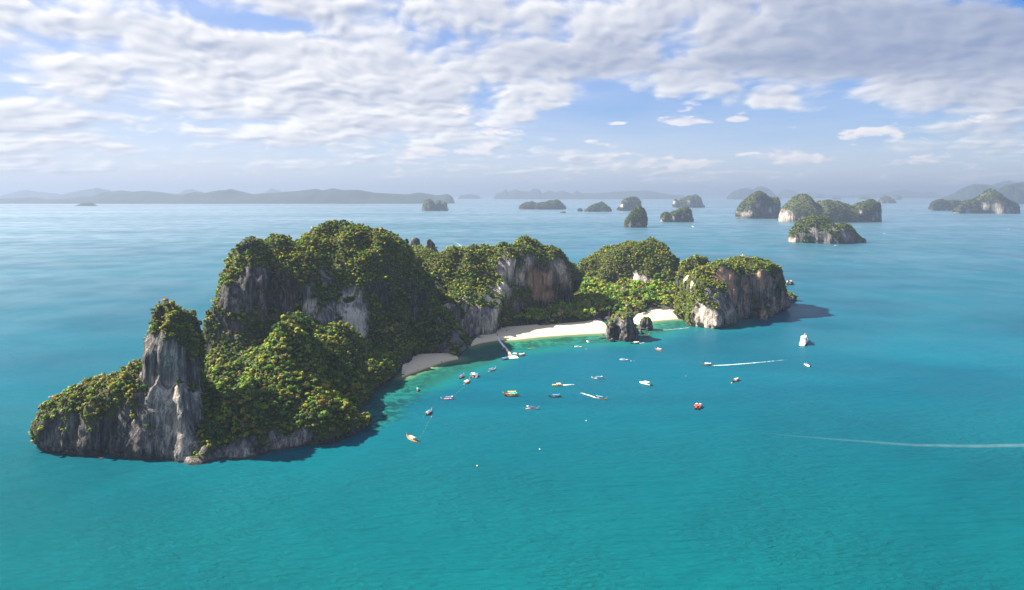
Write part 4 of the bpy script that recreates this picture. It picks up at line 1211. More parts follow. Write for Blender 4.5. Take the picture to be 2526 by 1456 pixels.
# ------------------------------------------------------------------ long-tail boat: bow along +x, 10.5 m
def _hull_stations(L=10.5, n=17):
    out = []
    for i in range(n):
        t = i / (n - 1); x = -L / 2 + L * t
        b = 0.98 * (min(1, (t + .10) / .42) ** .55) * (1 - max(0, (t - .45) / .55) ** 1.9) + .03
        sheer = .62 + .18 * (1 - t) ** 3 + 1.5 * max(0, (t - .62) / .38) ** 2.2
        keel = -.38 + .10 * (1 - t) ** 2 + 1.45 * max(0, (t - .72) / .28) ** 2.0
        out.append((x, b, sheer, keel))
    return out
def longtail_meshes():
    st = _hull_stations(); m = {}
    bm = bmesh.new()
    rings = []
    for x, b, s, k in st:
        rings.append([(x, -b, s), (x, -b * .96, s * .45 + k * .55), (x, -b * .62, k + .12 * (s - k)), (x, 0, k), (x, b * .62, k + .12 * (s - k)), (x, b * .96, s * .45 + k * .55), (x, b, s),
                      (x, b * .88, s - .02), (x, b * .74, k + .42 * (s - k)), (x, -b * .74, k + .42 * (s - k)), (x, -b * .88, s - .02)])
    loft(bm, rings); m['hull'] = mesh_bm('hull', bm, white(), True)
    bm = bmesh.new()
    for sgn in (-1, 1):
        loft(bm, [[(x, sgn * (b + .05), s - .10), (x, sgn * (b + .05), s + .05), (x, sgn * (b - .09), s + .05), (x, sgn * (b - .09), s - .10)] for x, b, s, k in st])
    m['gunwale'] = mesh_bm('gunwale', bm, wood())
    bm = bmesh.new()
    x, b, s, k = st[-1]
    loft(bm, [[(px_, -w_, pz - h_), (px_, w_, pz - h_), (px_ + .08, w_, pz + h_), (px_ + .08, -w_, pz + h_)] for px_, pz, w_, h_ in ((x - .55, s - .30, .07, .14), (x, s + .05, .08, .14), (x + .35, s + .75, .07, .10), (x + .48, s + 1.05, .05, .05))])
    m['prow_post'] = mesh_bm('prow_post', bm, palewood())
    bm = bmesh.new(); loft(bm, [[(x + dx, r * math.cos(a), s + dz + r * math.sin(a)) for a in np.arange(8) * math.pi / 4] for dx, dz, r in ((-.06, .1, .16), (.06, .22, .2), (.2, .42, .19), (.28, .55, .13))])
    m['prow_ribbon'] = mesh_bm('prow_ribbon', bm, cloth('red'))
    # canopy: arched cloth on a frame
    bm = bmesh.new(); rings = []
    for x in np.linspace(-3.1, 1.5, 7):
        sag = .05 * math.sin(x * 2.6)
        top = [(x, w_, 2.02 + .30 * (1 - (w_ / 1.05) ** 2) + sag) for w_ in np.linspace(-1.05, 1.05, 7)]
        rings.append(top + [(p[0], p[1] * .98, p[2] - .07) for p in top[::-1]])
    loft(bm, rings); m['canopy'] = mesh_bm('canopy', bm, cloth('blue'))
    bm = bmesh.new(); rings = []
    for x in np.linspace(-4.5, -3.3, 3):
        top = [(x, w_, 2.35 + .12 * (1 - (w_ / .8) ** 2)) for w_ in np.linspace(-.8, .8, 5)]
        rings.append(top + [(p[0], p[1] * .98, p[2] - .06) for p in top[::-1]])
    loft(bm, rings); m['stern_awning'] = mesh_bm('stern_awning', bm, cloth('blue'))
    bm = bmesh.new()
    for x in (-3.0, -.8, 1.4):
        for sgn in (-1, 1): tube(bm, (x, sgn * .82, .35), (x, sgn * .98, 2.05), .05, n=5)
    for x in (-4.4, -3.4):
        for sgn in (-1, 1): tube(bm, (x, sgn * .6, .35), (x, sgn * .74, 2.34), .045, n=5)
    m['canopy_frame'] = mesh_bm('canopy_frame', bm, palewood())
    bm = bmesh.new(); box(bm, -.16, .16, -.72, .72, .36, .42); m['bench'] = mesh_bm('bench', bm, palewood())
    bm = bmesh.new(); box(bm, -5.35, -4.55, -.26, .26, .75, 1.25); tube(bm, (-4.95, 0, 1.25), (-4.95, 0, 1.5), .13); tube(bm, (-4.6, .1, 1.1), (-3.7, .15, 1.35), .035)
    m['engine'] = mesh_bm('engine', bm, black())
    bm = bmesh.new(); tube(bm, (-5.3, 0, .95), (-9.2, .3, .35), .06, .045); tube(bm, (-9.2, .3, .35), (-9.35, .31, .33), .2, .06, 8)
    m['tail_shaft'] = mesh_bm('tail_shaft', bm, steel())
    bm = bmesh.new()
    for x in (-1.9, .2): box(bm, x - .3, x + .3, -.35, .35, .1, .72)
    m['cargo'] = mesh_bm('cargo', bm, paint('orange_lifejackets', (.75, .18, .03), .8))
    return m
LT = None
def set_mat(o, mat):
    o.material_slots[0].link = 'OBJECT'; o.material_slots[0].material = mat
def longtail(label, stern, bow, hull='white', canopy='blue', awning='white', group='long-tail boats at anchor in the bay', L=None, rail='brown', z=0.0, mid=None):
    global LT
    if LT is None: LT = longtail_meshes()
    d = bow - stern
    c = (bow + stern) * .5 if mid is None else mid
    e = empty('longtail_boat', (c.x, c.y, z), math.atan2(d.y, d.x))
    tag(e, label, 'boat', group)
    e.scale = ((L or 10.5) / 10.5,) * 3
    for k in ('hull', 'gunwale', 'prow_post', 'prow_ribbon', 'canopy', 'stern_awning', 'canopy_frame', 'engine', 'tail_shaft', 'cargo'):
        if k == 'canopy' and canopy is None: continue
        if k == 'stern_awning' and awning is None: continue
        o = link(k, LT[k], e)
        if k == 'hull': set_mat(o, HULLS[hull]())
        if k == 'gunwale': set_mat(o, HULLS[rail]())
        if k == 'canopy': set_mat(o, cloth(canopy))
        if k == 'stern_awning': set_mat(o, cloth(awning))
    for x in (2.3, 3.1, -2.4):
        o = link('bench', LT['bench'], e, (x, 0, .08 if x < 3 else .22)); o.scale = (1, 1 if x < 3 else .7, 1)
    return e

A = 'long-tail boats at anchor in the bay'
longtail('small dark long-tail boat with teal awning, alone in the cliff shadow', f1(430, 925), f1(448, 992), 'dark', 'teal', 'teal', A, 8.5, 'red')
longtail('long-tail boat with dull purple canopy, left of the moored trio', f1(1038, 792), f1(1118, 738), 'dark', 'purple', None, A)
longtail('blue-roofed boat, left of the three long-tails moored together', f1(1238, 722), f1(1196, 782), 'pale', 'blue', 'white', A)
longtail('white-roofed boat, middle of the three long-tails moored together', f1(1272, 720), f1(1238, 783), 'white', 'white', 'white', A)
longtail('bright-blue-roofed boat, right of the three long-tails moored together', f1(1308, 726), f1(1285, 790), 'white', 'blue', 'blue', A)
longtail('white long-tail boat with pale canopy, just below the moored trio', f1(1100, 872), f1(1208, 812), 'white', 'white', 'white', A)
longtail('long-tail boat with bright blue canopy and raised bow, upper right of the moored trio', f1(1455, 684), f1(1592, 640), 'white', 'blue', 'blue', A)
longtail('red-hulled blue-roofed boat beside the pier, farther from its walkway', f6(735, 770), f6(745, 895), 'red', 'blue', 'blue', 'boats moored to the pier', 9)
longtail('pale-hulled blue-roofed boat beside the pier, touching its walkway', f6(818, 770), f6(862, 893), 'pale', 'blue', 'blue', 'boats moored to the pier', 9)
longtail('dark long-tail boat with blue canopy at the left corner of the pier head', f6(690, 1262), f6(1015, 1185), 'dark', 'blue', 'blue', 'boats moored to the pier', None, 'pale')
longtail('red boat with pink-red roof between walkway and pier head', f6(985, 1010), f6(1075, 1150), 'red', 'red', 'red', 'boats moored to the pier', 9)
longtail('purple-hulled boat with white roof at the right side of the pier head', f6(1600, 1065), f6(1345, 1095), 'dark', 'white', 'white', 'boats moored to the pier', None, 'pale')
q = f1(0, 0)
longtail('yellow-roofed orange long-tail, rear one of the lashed colourful pair', f1(1872, 1012), f1(1690, 1010), 'orange', 'yellow', 'yellow', A, 12)
longtail('turquoise-roofed long-tail, front one of the lashed colourful pair', f1(1885, 1036), f1(1712, 1040), 'dark', 'turquoise', 'turquoise', A, 12, 'orange')
longtail('white long-tail boat with purple canopy and its tail pole to the right', f1(950, 1080), f1(788, 1085), 'white', 'purple', 'white', A)
longtail('long-tail boat with blue canopy moored to an orange buoy, near the reef', f1(550, 1330), f1(652, 1248), 'dark', 'blue', 'white', A, None, 'pale')
longtail('white long-tail boat with navy canopy, nearest of those in mid-bay', f2(22, 1212), f2(192, 1218), 'white', 'navy', 'white', A)
longtail('dark-hulled long-tail boat with blue canopy, below the yellow speedboat', f2(508, 1040), f2(345, 1042), 'dark', 'blue', 'blue', A)
longtail('brown long-tail boat under way with a foaming wake curling behind it', f2(1025, 1055), f2(1176, 1083), 'pale', 'blue', 'teal', 'long-tail boats under way')
longtail('blue-and-white long-tail boat with tall stern awning in mid-bay', f2(1120, 780), f2(968, 775), 'white', 'blue', 'white', A, None, 'red')
longtail('brown long-tail boat with dark red roof, close to the small sea stack', f2(1708, 172), f2(1796, 152), 'brown', 'red', 'cream', A)
longtail('grey-white long-tail boat with a short foam trail, below the small sea stack', f2(1633, 272), f2(1537, 274), 'dark', 'white', 'white', 'long-tail boats under way')
longtail('brown-hulled long-tail boat with white roof, right of the sea stacks', f2(1985, 384), f2(1868, 350), 'brown', 'white', 'white', A, None, 'red')
longtail('red-roofed boat, left of the lashed red pair', f3(293, 1202), f3(243, 1270), 'red', 'red', 'white', A)
longtail('red-roofed boat, right of the lashed red pair', f3(338, 1206), f3(286, 1272), 'brown', 'red', 'white', A)
longtail('dark long-tail boat with white roof towing a very long straight wake', f3(468, 688), f3(342, 680), 'dark', 'white', 'white', 'long-tail boats under way', None, 'pale')
longtail('dark long-tail boat with cream roof and green awning, moored to a yellow buoy', f3(828, 874), f3(737, 906), 'dark', 'cream', 'green', A, None, 'pale')
longtail('orange-pink long-tail boat with pink canopy, nearest boat of all', f4(602, 612), f4(452, 538), 'orange', 'pink', 'blue', A, 12, 'pale')

# ------------------------------------------------------------------ speedboat: bow along +x, 9.5 m
SB = None
def speedboat_meshes():
    m = {}; L = 9.5; n = 13
    bm = bmesh.new(); rings = []
    for i in range(n):
        t = i / (n - 1); x = -L / 2 + L * t
        b = 1.35 * (1 - max(0, (t - .35) / .65) ** 2.4) + .02; s = .95 + .45 * t ** 2; k = -.35 + 1.0 * max(0, (t - .6) / .4) ** 2.2
        rings.append([(x, -b, s), (x, -b * .93, s * .35), (x, -b * .6, k * .6), (x, 0, k), (x, b * .6, k * .6), (x, b * .93, s * .35), (x, b, s), (x, b * .84, s + .03), (x, b * .78, s - (.35 if t < .62 else -.06)), (x, -b * .78, s - (.35 if t < .62 else -.06)), (x, -b * .84, s + .03)])
    loft(bm, rings); m['hull'] = mesh_bm('hull', bm, white(), True)
    bm = bmesh.new()
    for sgn in (-1, 1):
        r2 = []
        for i in range(n):
            t = i / (n - 1); x = -L / 2 + L * t; b = 1.35 * (1 - max(0, (t - .35) / .65) ** 2.4) + .05; s = .95 + .45 * t ** 2
            r2.append([(x, sgn * b, s - .34), (x, sgn * (b + .03), s - .2), (x, sgn * (b - .05), s - .2), (x, sgn * (b - .08), s - .34)])
        loft(bm, r2)
    m['hull_stripe'] = mesh_bm('hull_stripe', bm, cloth('blue'))
    bm = bmesh.new()
    loft(bm, [[(x, -w_, .95), (x, w_, .95), (x - dz, w_ * .85, .95 + h), (x - dz, -w_ * .85, .95 + h)] for x, w_, h, dz in ((-.2, 1.05, .55, .0), (.9, 1.0, .62, .35), (1.9, .8, .40, .4), (2.9, .5, .22, .3))])
    m['cabin'] = mesh_bm('cabin', bm, white())
    bm = bmesh.new(); loft(bm, [[(1.25, -1.0, 1.42), (1.25, 1.0, 1.42), (1.2, 1.0, 1.45), (1.2, -1.0, 1.45)], [(.72, -.9, 1.98), (.72, .9, 1.98), (.66, .9, 2.0), (.66, -.9, 2.0)]])
    m['windscreen'] = mesh_bm('windscreen', bm, paint('dark_glass', (.02, .03, .05), .08))
    bm = bmesh.new(); rings = []
    for x in np.linspace(-3.4, .7, 5):
        top = [(x, w_, 2.2 + .10 * (1 - (w_ / 1.2) ** 2)) for w_ in np.linspace(-1.2, 1.2, 5)]
        rings.append(top + [(p[0], p[1], p[2] - .08) for p in top[::-1]])
    loft(bm, rings); m['canopy'] = mesh_bm('canopy', bm, cloth('blue'))
    bm = bmesh.new()
    for x in (-3.2, -1.3, .5):
        for sgn in (-1, 1): tube(bm, (x, sgn * 1.1, .85), (x, sgn * 1.1, 2.2), .045, n=5)
    m['canopy_frame'] = mesh_bm('canopy_frame', bm, steel())
    bm = bmesh.new(); box(bm, -.35, .12, -.22, .22, .65, 1.35); box(bm, -.2, .0, -.08, .08, -.3, .65); m['outboard_motor'] = mesh_bm('outboard_motor', bm, black())
    bm = bmesh.new(); box(bm, -3.6, -.6, -1.0, -.6, .6, .95); box(bm, -3.6, -.6, .6, 1.0, .6, .95); m['seat'] = mesh_bm('seat', bm, paint('beige_vinyl', (.55, .48, .38), .6))
    return m
def speedboat(label, stern, bow, hull='white', canopy='blue', stripe='blue', L=9.5, group='speedboats in the bay', motor=True):
    global SB
    if SB is None: SB = speedboat_meshes()
    d = bow - stern; c = (bow + stern) * .5
    e = empty('speedboat', (c.x, c.y, 0), math.atan2(d.y, d.x)); tag(e, label, 'boat', group); e.scale = (L / 9.5,) * 3
    for k in ('hull', 'hull_stripe', 'cabin', 'windscreen', 'canopy', 'canopy_frame', 'seat'):
        o = link(k, SB[k], e)
        if k == 'hull': set_mat(o, HULLS[hull]())
        if k == 'hull_stripe': set_mat(o, cloth(stripe))
        if k == 'canopy': set_mat(o, cloth(canopy))
    for y in (-.42, .42): link('outboard_motor', SB['outboard_motor'], e, (-4.8, y, 0))
    return e
speedboat('yellow speedboat with white roof, trailing a short white wake', f2(528, 878), f2(400, 880), 'yellow', 'white', 'orange', 9)
speedboat('pale green and white speedboat with green windows, right of mid-bay', f2(1815, 878), f2(1655, 840), 'white', 'white', 'green', 11.5)
speedboat('white speedboat with light blue roof, halfway between sea stacks and mid-bay', f2(1375, 510), f2(1487, 515), 'white', 'blue', 'white', 8.5)
speedboat('greenish white speedboat with raised blue awning, below the long beach', f2(718, 322), f2(822, 328), 'green', 'blue', 'white', 8.5)
speedboat('small white speedboat with blue roof, closest to the long beach', f2(930, 262), f2(884, 232), 'white', 'blue', 'white', 7.5)
speedboat('white motor cruiser with dark canopy and red stripe, below the tour ship', f3(1680, 672), f3(1747, 714), 'white', 'navy', 'red', 10)
def tiny(label, x, y, x2, y2, L=10):
    a, b = src(x, y), src(x2, y2); c = (a + b) * .5; d = (b - a).normalized() * L * .5
    speedboat(label, c - d, c + d, 'white', 'white', 'blue', L, 'far-off boats on the open water')
tiny('tiny white boat on open water near the three green humps', 2769, 905, 2766, 903, 14)
tiny('tiny white boat close under the nearest rocky islet', 3340, 985, 3347, 985, 14)
tiny('tiny white boat off the dark pyramid-shaped island', 4036, 918.5, 4042, 918.5, 16)
tiny('tiny white boat on the strait right of the nearest rocky islet', 3540, 936.5, 3534, 935, 12)
tiny('tiny white boat behind the pinnacles of the main island', 1846, 987, 1853, 989.5, 11)

# ------------------------------------------------------------------ tour ship
def tour_ship():
    a, b = f3(1632, 446), f3(1712, 352)
    d = b - a; L = 38.0; SC = .84; c = (a + b) * .5
    e = empty('tour_ship', (c.x, c.y, 0), math.atan2(d.y, d.x)); tag(e, 'large white three-deck tour ship anchored off the right-hand cliff', 'ship')
    n = 17; Wd = 4.6; e.scale = (SC, SC * .85, SC)
    hb = lambda t: Wd * (1 - max(0, (t - .5) / .5) ** 2.2) * (.92 + .08 * min(1, t / .2)) + .03
    bm = bmesh.new(); rings = []
    for i in range(n):
        t = i / (n - 1); x = -L / 2 + L * t + (1.5 * max(0, (t - .8) / .2)); w_ = hb(t); s = 2.6 + 1.9 * max(0, (t - .55) / .45) ** 2
        rings.append([(x, -w_, s), (x, -w_ * .92, .4), (x - .6 * t, -w_ * .6, -1), (x - .6 * t, w_ * .6, -1), (x, w_ * .92, .4), (x, w_, s)])
    loft(bm, rings); link('hull', mesh_bm('hull', bm, white()), e)
    bm = bmesh.new()
    for sgn in (-1, 1):
        r2 = []
        for i in range(n - 1):
            t = i / (n - 1); x = -L / 2 + L * t + (1.5 * max(0, (t - .8) / .2)); w_ = hb(t)
            r2.append([(x, sgn * (w_ * .95 + .04), .75), (x, sgn * (w_ * .99 + .04), 1.7), (x, sgn * w_ * .9, 1.7), (x, sgn * w_ * .9, .75)])
        loft(bm, r2)
    link('hull_band', mesh_bm('hull_band', bm, paint('navy_paint', (.02, .03, .12), .4)), e)
    def deckhouse(name, x0, x1, w_, z0, z1, taper):
        bm = bmesh.new(); loft(bm, [[(x0, -w_, z0), (x1, -w_ * taper, z0), (x1 + 0, w_ * taper, z0), (x0, w_, z0)], [(x0 + .3, -w_ * .97, z1), (x1 - .9, -w_ * taper * .95, z1), (x1 - .9, w_ * taper * .95, z1), (x0 + .3, w_ * .97, z1)]])
        return link(name, mesh_bm(name, bm, white()), e)
    lower = deckhouse('lower_deck', -14.5, 13, 3.9, 2.6, 5.2, .62); upper = deckhouse('upper_deck', -12.5, 9.0, 3.6, 5.32, 7.7, .75)
    bridge = deckhouse('bridge', 3.2, 8.2, 2.6, 7.82, 9.6, .8)
    wm = bpy.data.meshes.new('w'); 
    bm = bmesh.new(); box(bm, -.8, .8, -.04, .04, -.5, .5); wme = mesh_bm('window', bm, paint('dark_glass', (.02, .03, .05), .08))
    for dk, w_, z, xs, tp, x0, x1 in ((lower, 3.9, 4.1, np.arange(-13, 11, 2.3), .62, -14.5, 13), (upper, 3.6, 6.7, np.arange(-11, 7.5, 2.3), .75, -12.5, 9)):
        for x in xs:
            f = (x - x0) / (x1 - x0); yw = (w_ * (1 - f) + w_ * tp * f) * .985
            for sgn in (-1, 1):
                o = link('window', wme, dk, (float(x), sgn * yw, z)); o.rotation_euler = (0, 0, -sgn * math.atan2(w_ * (1 - tp), x1 - x0))
    for sgn in (-1, 1): link('window', wme, bridge, (5.5, sgn * 2.42, 8.9))
    for y in (-1.6, 1.6):
        o = link('window', wme, lower, (-14.42, y, 4.0)); o.rotation_euler = (0, 0, math.pi / 2)
    bm = bmesh.new(); box(bm, -12.8, -2.5, -3.4, 3.4, 10.0, 10.18); link('sun_roof', mesh_bm('sun_roof', bm, white()), e)
    bm = bmesh.new()
    for x in (-12.2, -9, -6, -3):
        for sgn in (-1, 1): tube(bm, (x, sgn * 3.1, 7.7), (x, sgn * 3.1, 10.0), .09, n=5)
    link('roof_post', mesh_bm('roof_post', bm, white()), e)
    bm = bmesh.new()
    for x0, x1, w_, z in ((-18.5, -14.6, 3.9, 2.6), (-2.0, 3.0, 3.0, 7.7)):
        for sgn in (-1, 1):
            tube(bm, (x0, sgn * w_, z + 1), (x1, sgn * w_, z + 1), .05, n=5); tube(bm, (x0, sgn * w_, z + .5), (x1, sgn * w_, z + .5), .04, n=5)
            for x in np.arange(x0, x1 + .1, 1.2): tube(bm, (x, sgn * w_, z), (x, sgn * w_, z + 1), .04, n=5)
    link('railing', mesh_bm('railing', bm, paint('red_rail', (.5, .06, .05), .5)), e)
    bm = bmesh.new(); tube(bm, (5.2, 0, 9.6), (4.8, 0, 13.2), .12, .05); box(bm, 4.6, 5.2, -1.1, 1.1, 11.8, 11.92); link('mast', mesh_bm('mast', bm, white()), e)
    bm = bmesh.new(); box(bm, -1.8, 2.2, -2.2, 2.2, 7.72, 7.8); link('deck_carpet', mesh_bm('deck_carpet', bm, paint('terracotta_deck', (.52, .20, .10), .8)), e)
    bm = bmesh.new()
    for y in (-1.8, 1.8): tube(bm, (-18.8, y, 2.6), (-20.2, y, .35), .22)
    box(bm, -20.4, -18.6, -3.4, 3.4, .3, .5); link('swim_platform', mesh_bm('swim_platform', bm, white()), e)
    bm = bmesh.new(); ball(bm, (-20.9, .8, .3), .8, 10, 8); o = link('mooring_buoy', mesh_bm('mooring_buoy', bm, cloth('yellow'), True), None)
    M_ = e.matrix_basis; o.matrix_world = M_.copy(); tag(o, 'yellow mooring buoy at the stern of the tour ship', 'buoy', 'buoys in the bay')
tour_ship()

# ------------------------------------------------------------------ wakes
def mat_foam(name, cut):
    m, nt, b = new_mat(name)
    P = position(nt); n = noise(nt, P, .55, 5, .65); s = attr(nt, 'fade', 'Fac')
    b.inputs['Base Color'].default_value = (.62, .68, .68, 1); b.inputs['Roughness'].default_value = .7
    a = ((n - .5) * 1.6 + s).step(cut, cut + .5)
    put(nt, b.inputs['Alpha'], a * .9)
    return m
M_FOAM = mat_foam('foam', .30)
def mat_thin_foam():
    m, nt, b = new_mat('thin_foam')
    n = noise(nt, position(nt), .12, 4, .6); s = attr(nt, 'fade', 'Fac')
    b.inputs['Base Color'].default_value = (.55, .64, .66, 1); b.inputs['Roughness'].default_value = .7
    put(nt, b.inputs['Alpha'], (s * (n * 0.9 + 0.15)).clamp() * 0.17)
    return m
M_THIN = mat_thin_foam()
def wake(label, pts, w0, w1, f0=1.0, f1_=.2, thin=False):
    p = np.array([(q.x, q.y) for q in pts]); p = resample(p, 60)
    t = np.gradient(p, axis=0); t /= np.linalg.norm(t, axis=1, keepdims=True); nrm = np.c_[-t[:, 1], t[:, 0]]
    u = np.linspace(0, 1, 60)[:, None]; w_ = w0 + (w1 - w0) * u
    cols = (-1, -.5, 0, .5, 1); edge = (-1., -.35, .0, -.35, -1.) if thin else (-.5, .0, .0, .0, -.5)
    v = np.concatenate([np.c_[p + nrm * w_ * k * .5, np.full((60, 1), .05)] for k in cols])
    fade = np.concatenate([(f0 + (f1_ - f0) * u[:, 0]) + e for e in edge])
    i = np.arange(4)[:, None] * 60 + np.arange(59)[None, :]
    q = np.stack([i, i + 1, i + 61, i + 60], -1).reshape(-1, 4)
    nn = np.cross(v[q[0, 1]] - v[q[0, 0]], v[q[0, 3]] - v[q[0, 0]])
    if nn[2] < 0: q = q[:, ::-1]
    me = mesh_np('wake', v, q, M_THIN if thin else M_FOAM); float_attr(me, 'fade', fade)
    o = link('wake', me); tag(o, label, kind='stuff')
s25 = lambda *P_: [W(x, y) for x, y in P_]
wake('long straight foam wake of the white-roofed boat', [f3(462, 690), f3(700, 679), f3(1000, 656), f3(1300, 628), f3(1560, 600)], 1.4, 3.6, 1.0, .2)
wake('white wake of the yellow speedboat', [f2(524, 870), f2(610, 866), f2(710, 858)], 1.8, 2.8, 1.1, .45)
wake('curling white wake of the brown long-tail boat', [f2(1022, 1050), f2(940, 1022), f2(870, 1000), f2(795, 980)], 1.5, 3.2, 1.1, .5)
wake('short wake of the grey-white long-tail boat', [f2(1640, 268), f2(1680, 262), f2(1725, 255)], 1.2, 2.4, .8, .4)
wake('faint old wake curving across the left sea', s25((560, 681), (500, 684), (400, 694), (300, 706), (240, 718), (195, 742)), 3.5, 6, .95, .1, True)
wake('faint foam line on the right foreground sea', s25((2560, 1098), (2400, 1101), (2250, 1098), (2100, 1087), (1960, 1076), (1780, 1058)), 8, 12, .9, .0, True)
wake('thin wake on the strait at the right', [fr7(1345, 498), fr7(1420, 512), fr7(1500, 532), fr7(1640, 570)], 7, 12, 1.0, .2, True)
wake('thin wake off the pyramid island', [fr7(2400, 461), fr7(2330, 461), fr7(2250, 459)], 6, 8, .8, .3)
wake('curved wake behind the pinnacles', [src(1846, 986), src(1830, 974), src(1805, 964), src(1768, 961)], 3, 5, .75, .25)
wake('short wake near the three green humps', [src(2769, 905), src(2772, 908), src(2776, 909)], 6, 9, 1.0, .6)

# ------------------------------------------------------------------ buoys
bm = bmesh.new(); ball(bm, (0, 0, .12), .45, 10, 8); tube(bm, (0, 0, .5), (0, 0, .75), .08); buoy_me = mesh_bm('buoy', bm, cloth('orange'), True)
def buoy(label, p, c='orange', s=1.0):
    o = link('buoy', buoy_me, None, (p.x, p.y, 0)); o.scale = (s,) * 3; set_mat(o, cloth(c)); tag(o, label, 'buoy', 'buoys in the bay')
buoy('orange buoy under the boat moored near the reef', f1(643, 1345), 'orange')
buoy('pink buoy beside the bow of the greenish white speedboat', f2(882, 355), 'pink', .9)
buoy('red buoy, outer of two right of the light-blue-roofed speedboat', f2(1578, 522), 'red', .9)
buoy('white buoy, inner of two right of the light-blue-roofed speedboat', f2(1532, 523), 'white', .9)
buoy('lone pale buoy in open water below mid-bay', f2(885, 1387), 'cream')
buoy('red buoy on the smooth water left of the long wake', f2(2323, 743), 'red', .9)
buoy('lone cream buoy, lowest in the foreground water', f4(1477, 957), 'cream', 1.1)
buoy('pale buoy at the right of the foreground water', f4(2378, 716), 'white', 1.0)
buoy('yellow buoy at the bow of the cream-roofed boat', f3(734, 916), 'yellow', 1.2)
def float_line(label, pts, n, c, s=.3):
    p = resample([(q.x, q.y) for q in pts], n); e = empty('float_line', (*p[0], 0)); tag(e, label, 'buoy line')
    bm = bmesh.new()
    for x, y in p - p[0]: ball(bm, (x + random.uniform(-.2, .2), y, .05), s * random.uniform(.6, 1.0), 6, 4)
    o = link('float', mesh_bm('float', bm, cloth(c), True), e); o['kind'] = 'stuff'
    bm = bmesh.new()
    for a, b in zip(p[:-1] - p[0], p[1:] - p[0]): tube(bm, (*a, .03), (*b, .03), .015, n=4)
    link('rope', mesh_bm('rope', bm, palewood()), e)
float_line('line of white floats closing the cove right of the sea stacks', [fb(1210, 1165), fb(1500, 1150), fb(1750, 1128), fb(2050, 1100), fb(2390, 1062)], 46, 'white', .38)
float_line('rope with small floats between the purple-roofed boat and the white one', [f1(965, 1038), f1(1010, 985), f1(1110, 905), f1(1140, 878)], 9, 'cream', .13)
float_line('rope with few floats from the nearest pink boat towards the reef', [f4(625, 580), f4(690, 480), f4(760, 345), f4(815, 255)], 9, 'cream', .13)
float_line('short line of yellow floats in the shallows right of the pier', [f2(38, 345), f2(90, 338), f2(130, 330)], 7, 'yellow', .4)

# ------------------------------------------------------------------ floating pier
def pier():
    C = resample([(q.x, q.y) for q in (f6(537, 335), f6(575, 400), f6(612, 475), f6(735, 630), f6(915, 840), f6(1090, 1105))], 24)
    e = empty('floating_pier', (*C[0], 0)); tag(e, 'long white floating pier running from the beach to a square head', 'pier')
    deck = paint('white_plastic_deck', (.70, .66, .62), .6, scale=.8); red = paint('red_float', (.45, .06, .08), .6)
    bm = bmesh.new(); box(bm, -.5, .5, -1.25, 1.25, .12, .55); dme = mesh_bm('deck_section', bm, deck)
    bm = bmesh.new(); box(bm, -.48, .48, -1.32, 1.32, -.3, .11); fme = mesh_bm('float_block', bm, red)
    bm = bmesh.new(); tube(bm, (0, 0, .5), (0, 0, 1.55), .07, n=5); ball(bm, (0, 0, 1.58), .11, 6, 4); pme = mesh_bm('post', bm, steel())
    rail = bmesh.new(); prev = None
    for a, b in zip(C[:-1], C[1:]):
        c = (a + b) / 2 - C[0]; d = b - a; L = float(np.hypot(*d)); ang = math.atan2(d[1], d[0])
        zb = 1.15 * max(0, 1 - np.hypot(*(a - C[0])) / 16)
        for nm, me in (('deck_section', dme), ('float_block', fme)):
            o = link(nm, me, e, (*c, zb)); o.rotation_euler = (0, 0, ang); o.scale = (L - .06, 1, 1)
        nrm = np.array((-d[1], d[0])) / L
        for k in (.0, .5):
            p = a + d * k - C[0] + nrm * 1.15
            link('post', pme, e, (*p, zb))
            q = Vector((*p, zb + 1.45))
            if prev is not None: tube(rail, prev, q, .035, n=4)
            prev = q
    link('rail', mesh_bm('rail', rail, steel()), e)
    # square head, made of pontoon blocks
    P = [f6(1025, 1212), f6(1398, 1190), f6(1322, 1085), f6(1070, 1105)]
    o0 = np.array(P[0].xy); ux = np.array(P[1].xy) - o0; w_ = np.hypot(*ux); ux /= w_; uy = np.array((-ux[1], ux[0])); dpt = 11.0
    ang = math.atan2(ux[1], ux[0])
    bm = bmesh.new(); box(bm, .02, w_ / 6 - .02, .02, dpt / 5 - .02, .12, .58); bme = mesh_bm('pontoon', bm, deck)
    for i in range(6):
        for j in range(5):
            p = o0 + ux * w_ / 6 * i + uy * dpt / 5 * j - C[0]
            o = link('pontoon', bme, e, (*p, -.01 * ((i + j) % 2))); o.rotation_euler = (0, 0, ang)
    bm = bmesh.new(); box(bm, 0, w_, 0, dpt, -.35, .1); o = link('float_skirt', mesh_bm('float_skirt', bm, red), e, (*(o0 - C[0]), 0)); o.rotation_euler = (0, 0, ang)
    # shelter
    s = np.array(f6(1235, 1082).xy) - C[0]
    bm = bmesh.new()
    for x in (-1.7, 1.7):
        for y in (-1.6, 1.6): tube(bm, (x, y, .55), (x, y, 2.7), .06, n=5)
    o = link('shelter_frame', mesh_bm('shelter_frame', bm, steel()), e, (*s, 0))
    bm = bmesh.new(); loft(bm, [[(x, -1.9, 2.62), (x, 0, 2.95), (x, 1.9, 2.62), (x, 1.9, 2.55), (x, 0, 2.86), (x, -1.9, 2.55)] for x in (-1.95, 1.95)])
    link('shelter_roof', mesh_bm('shelter_roof', bm, cloth('white')), e, (*s, 0))
    return C
PIER = pier()
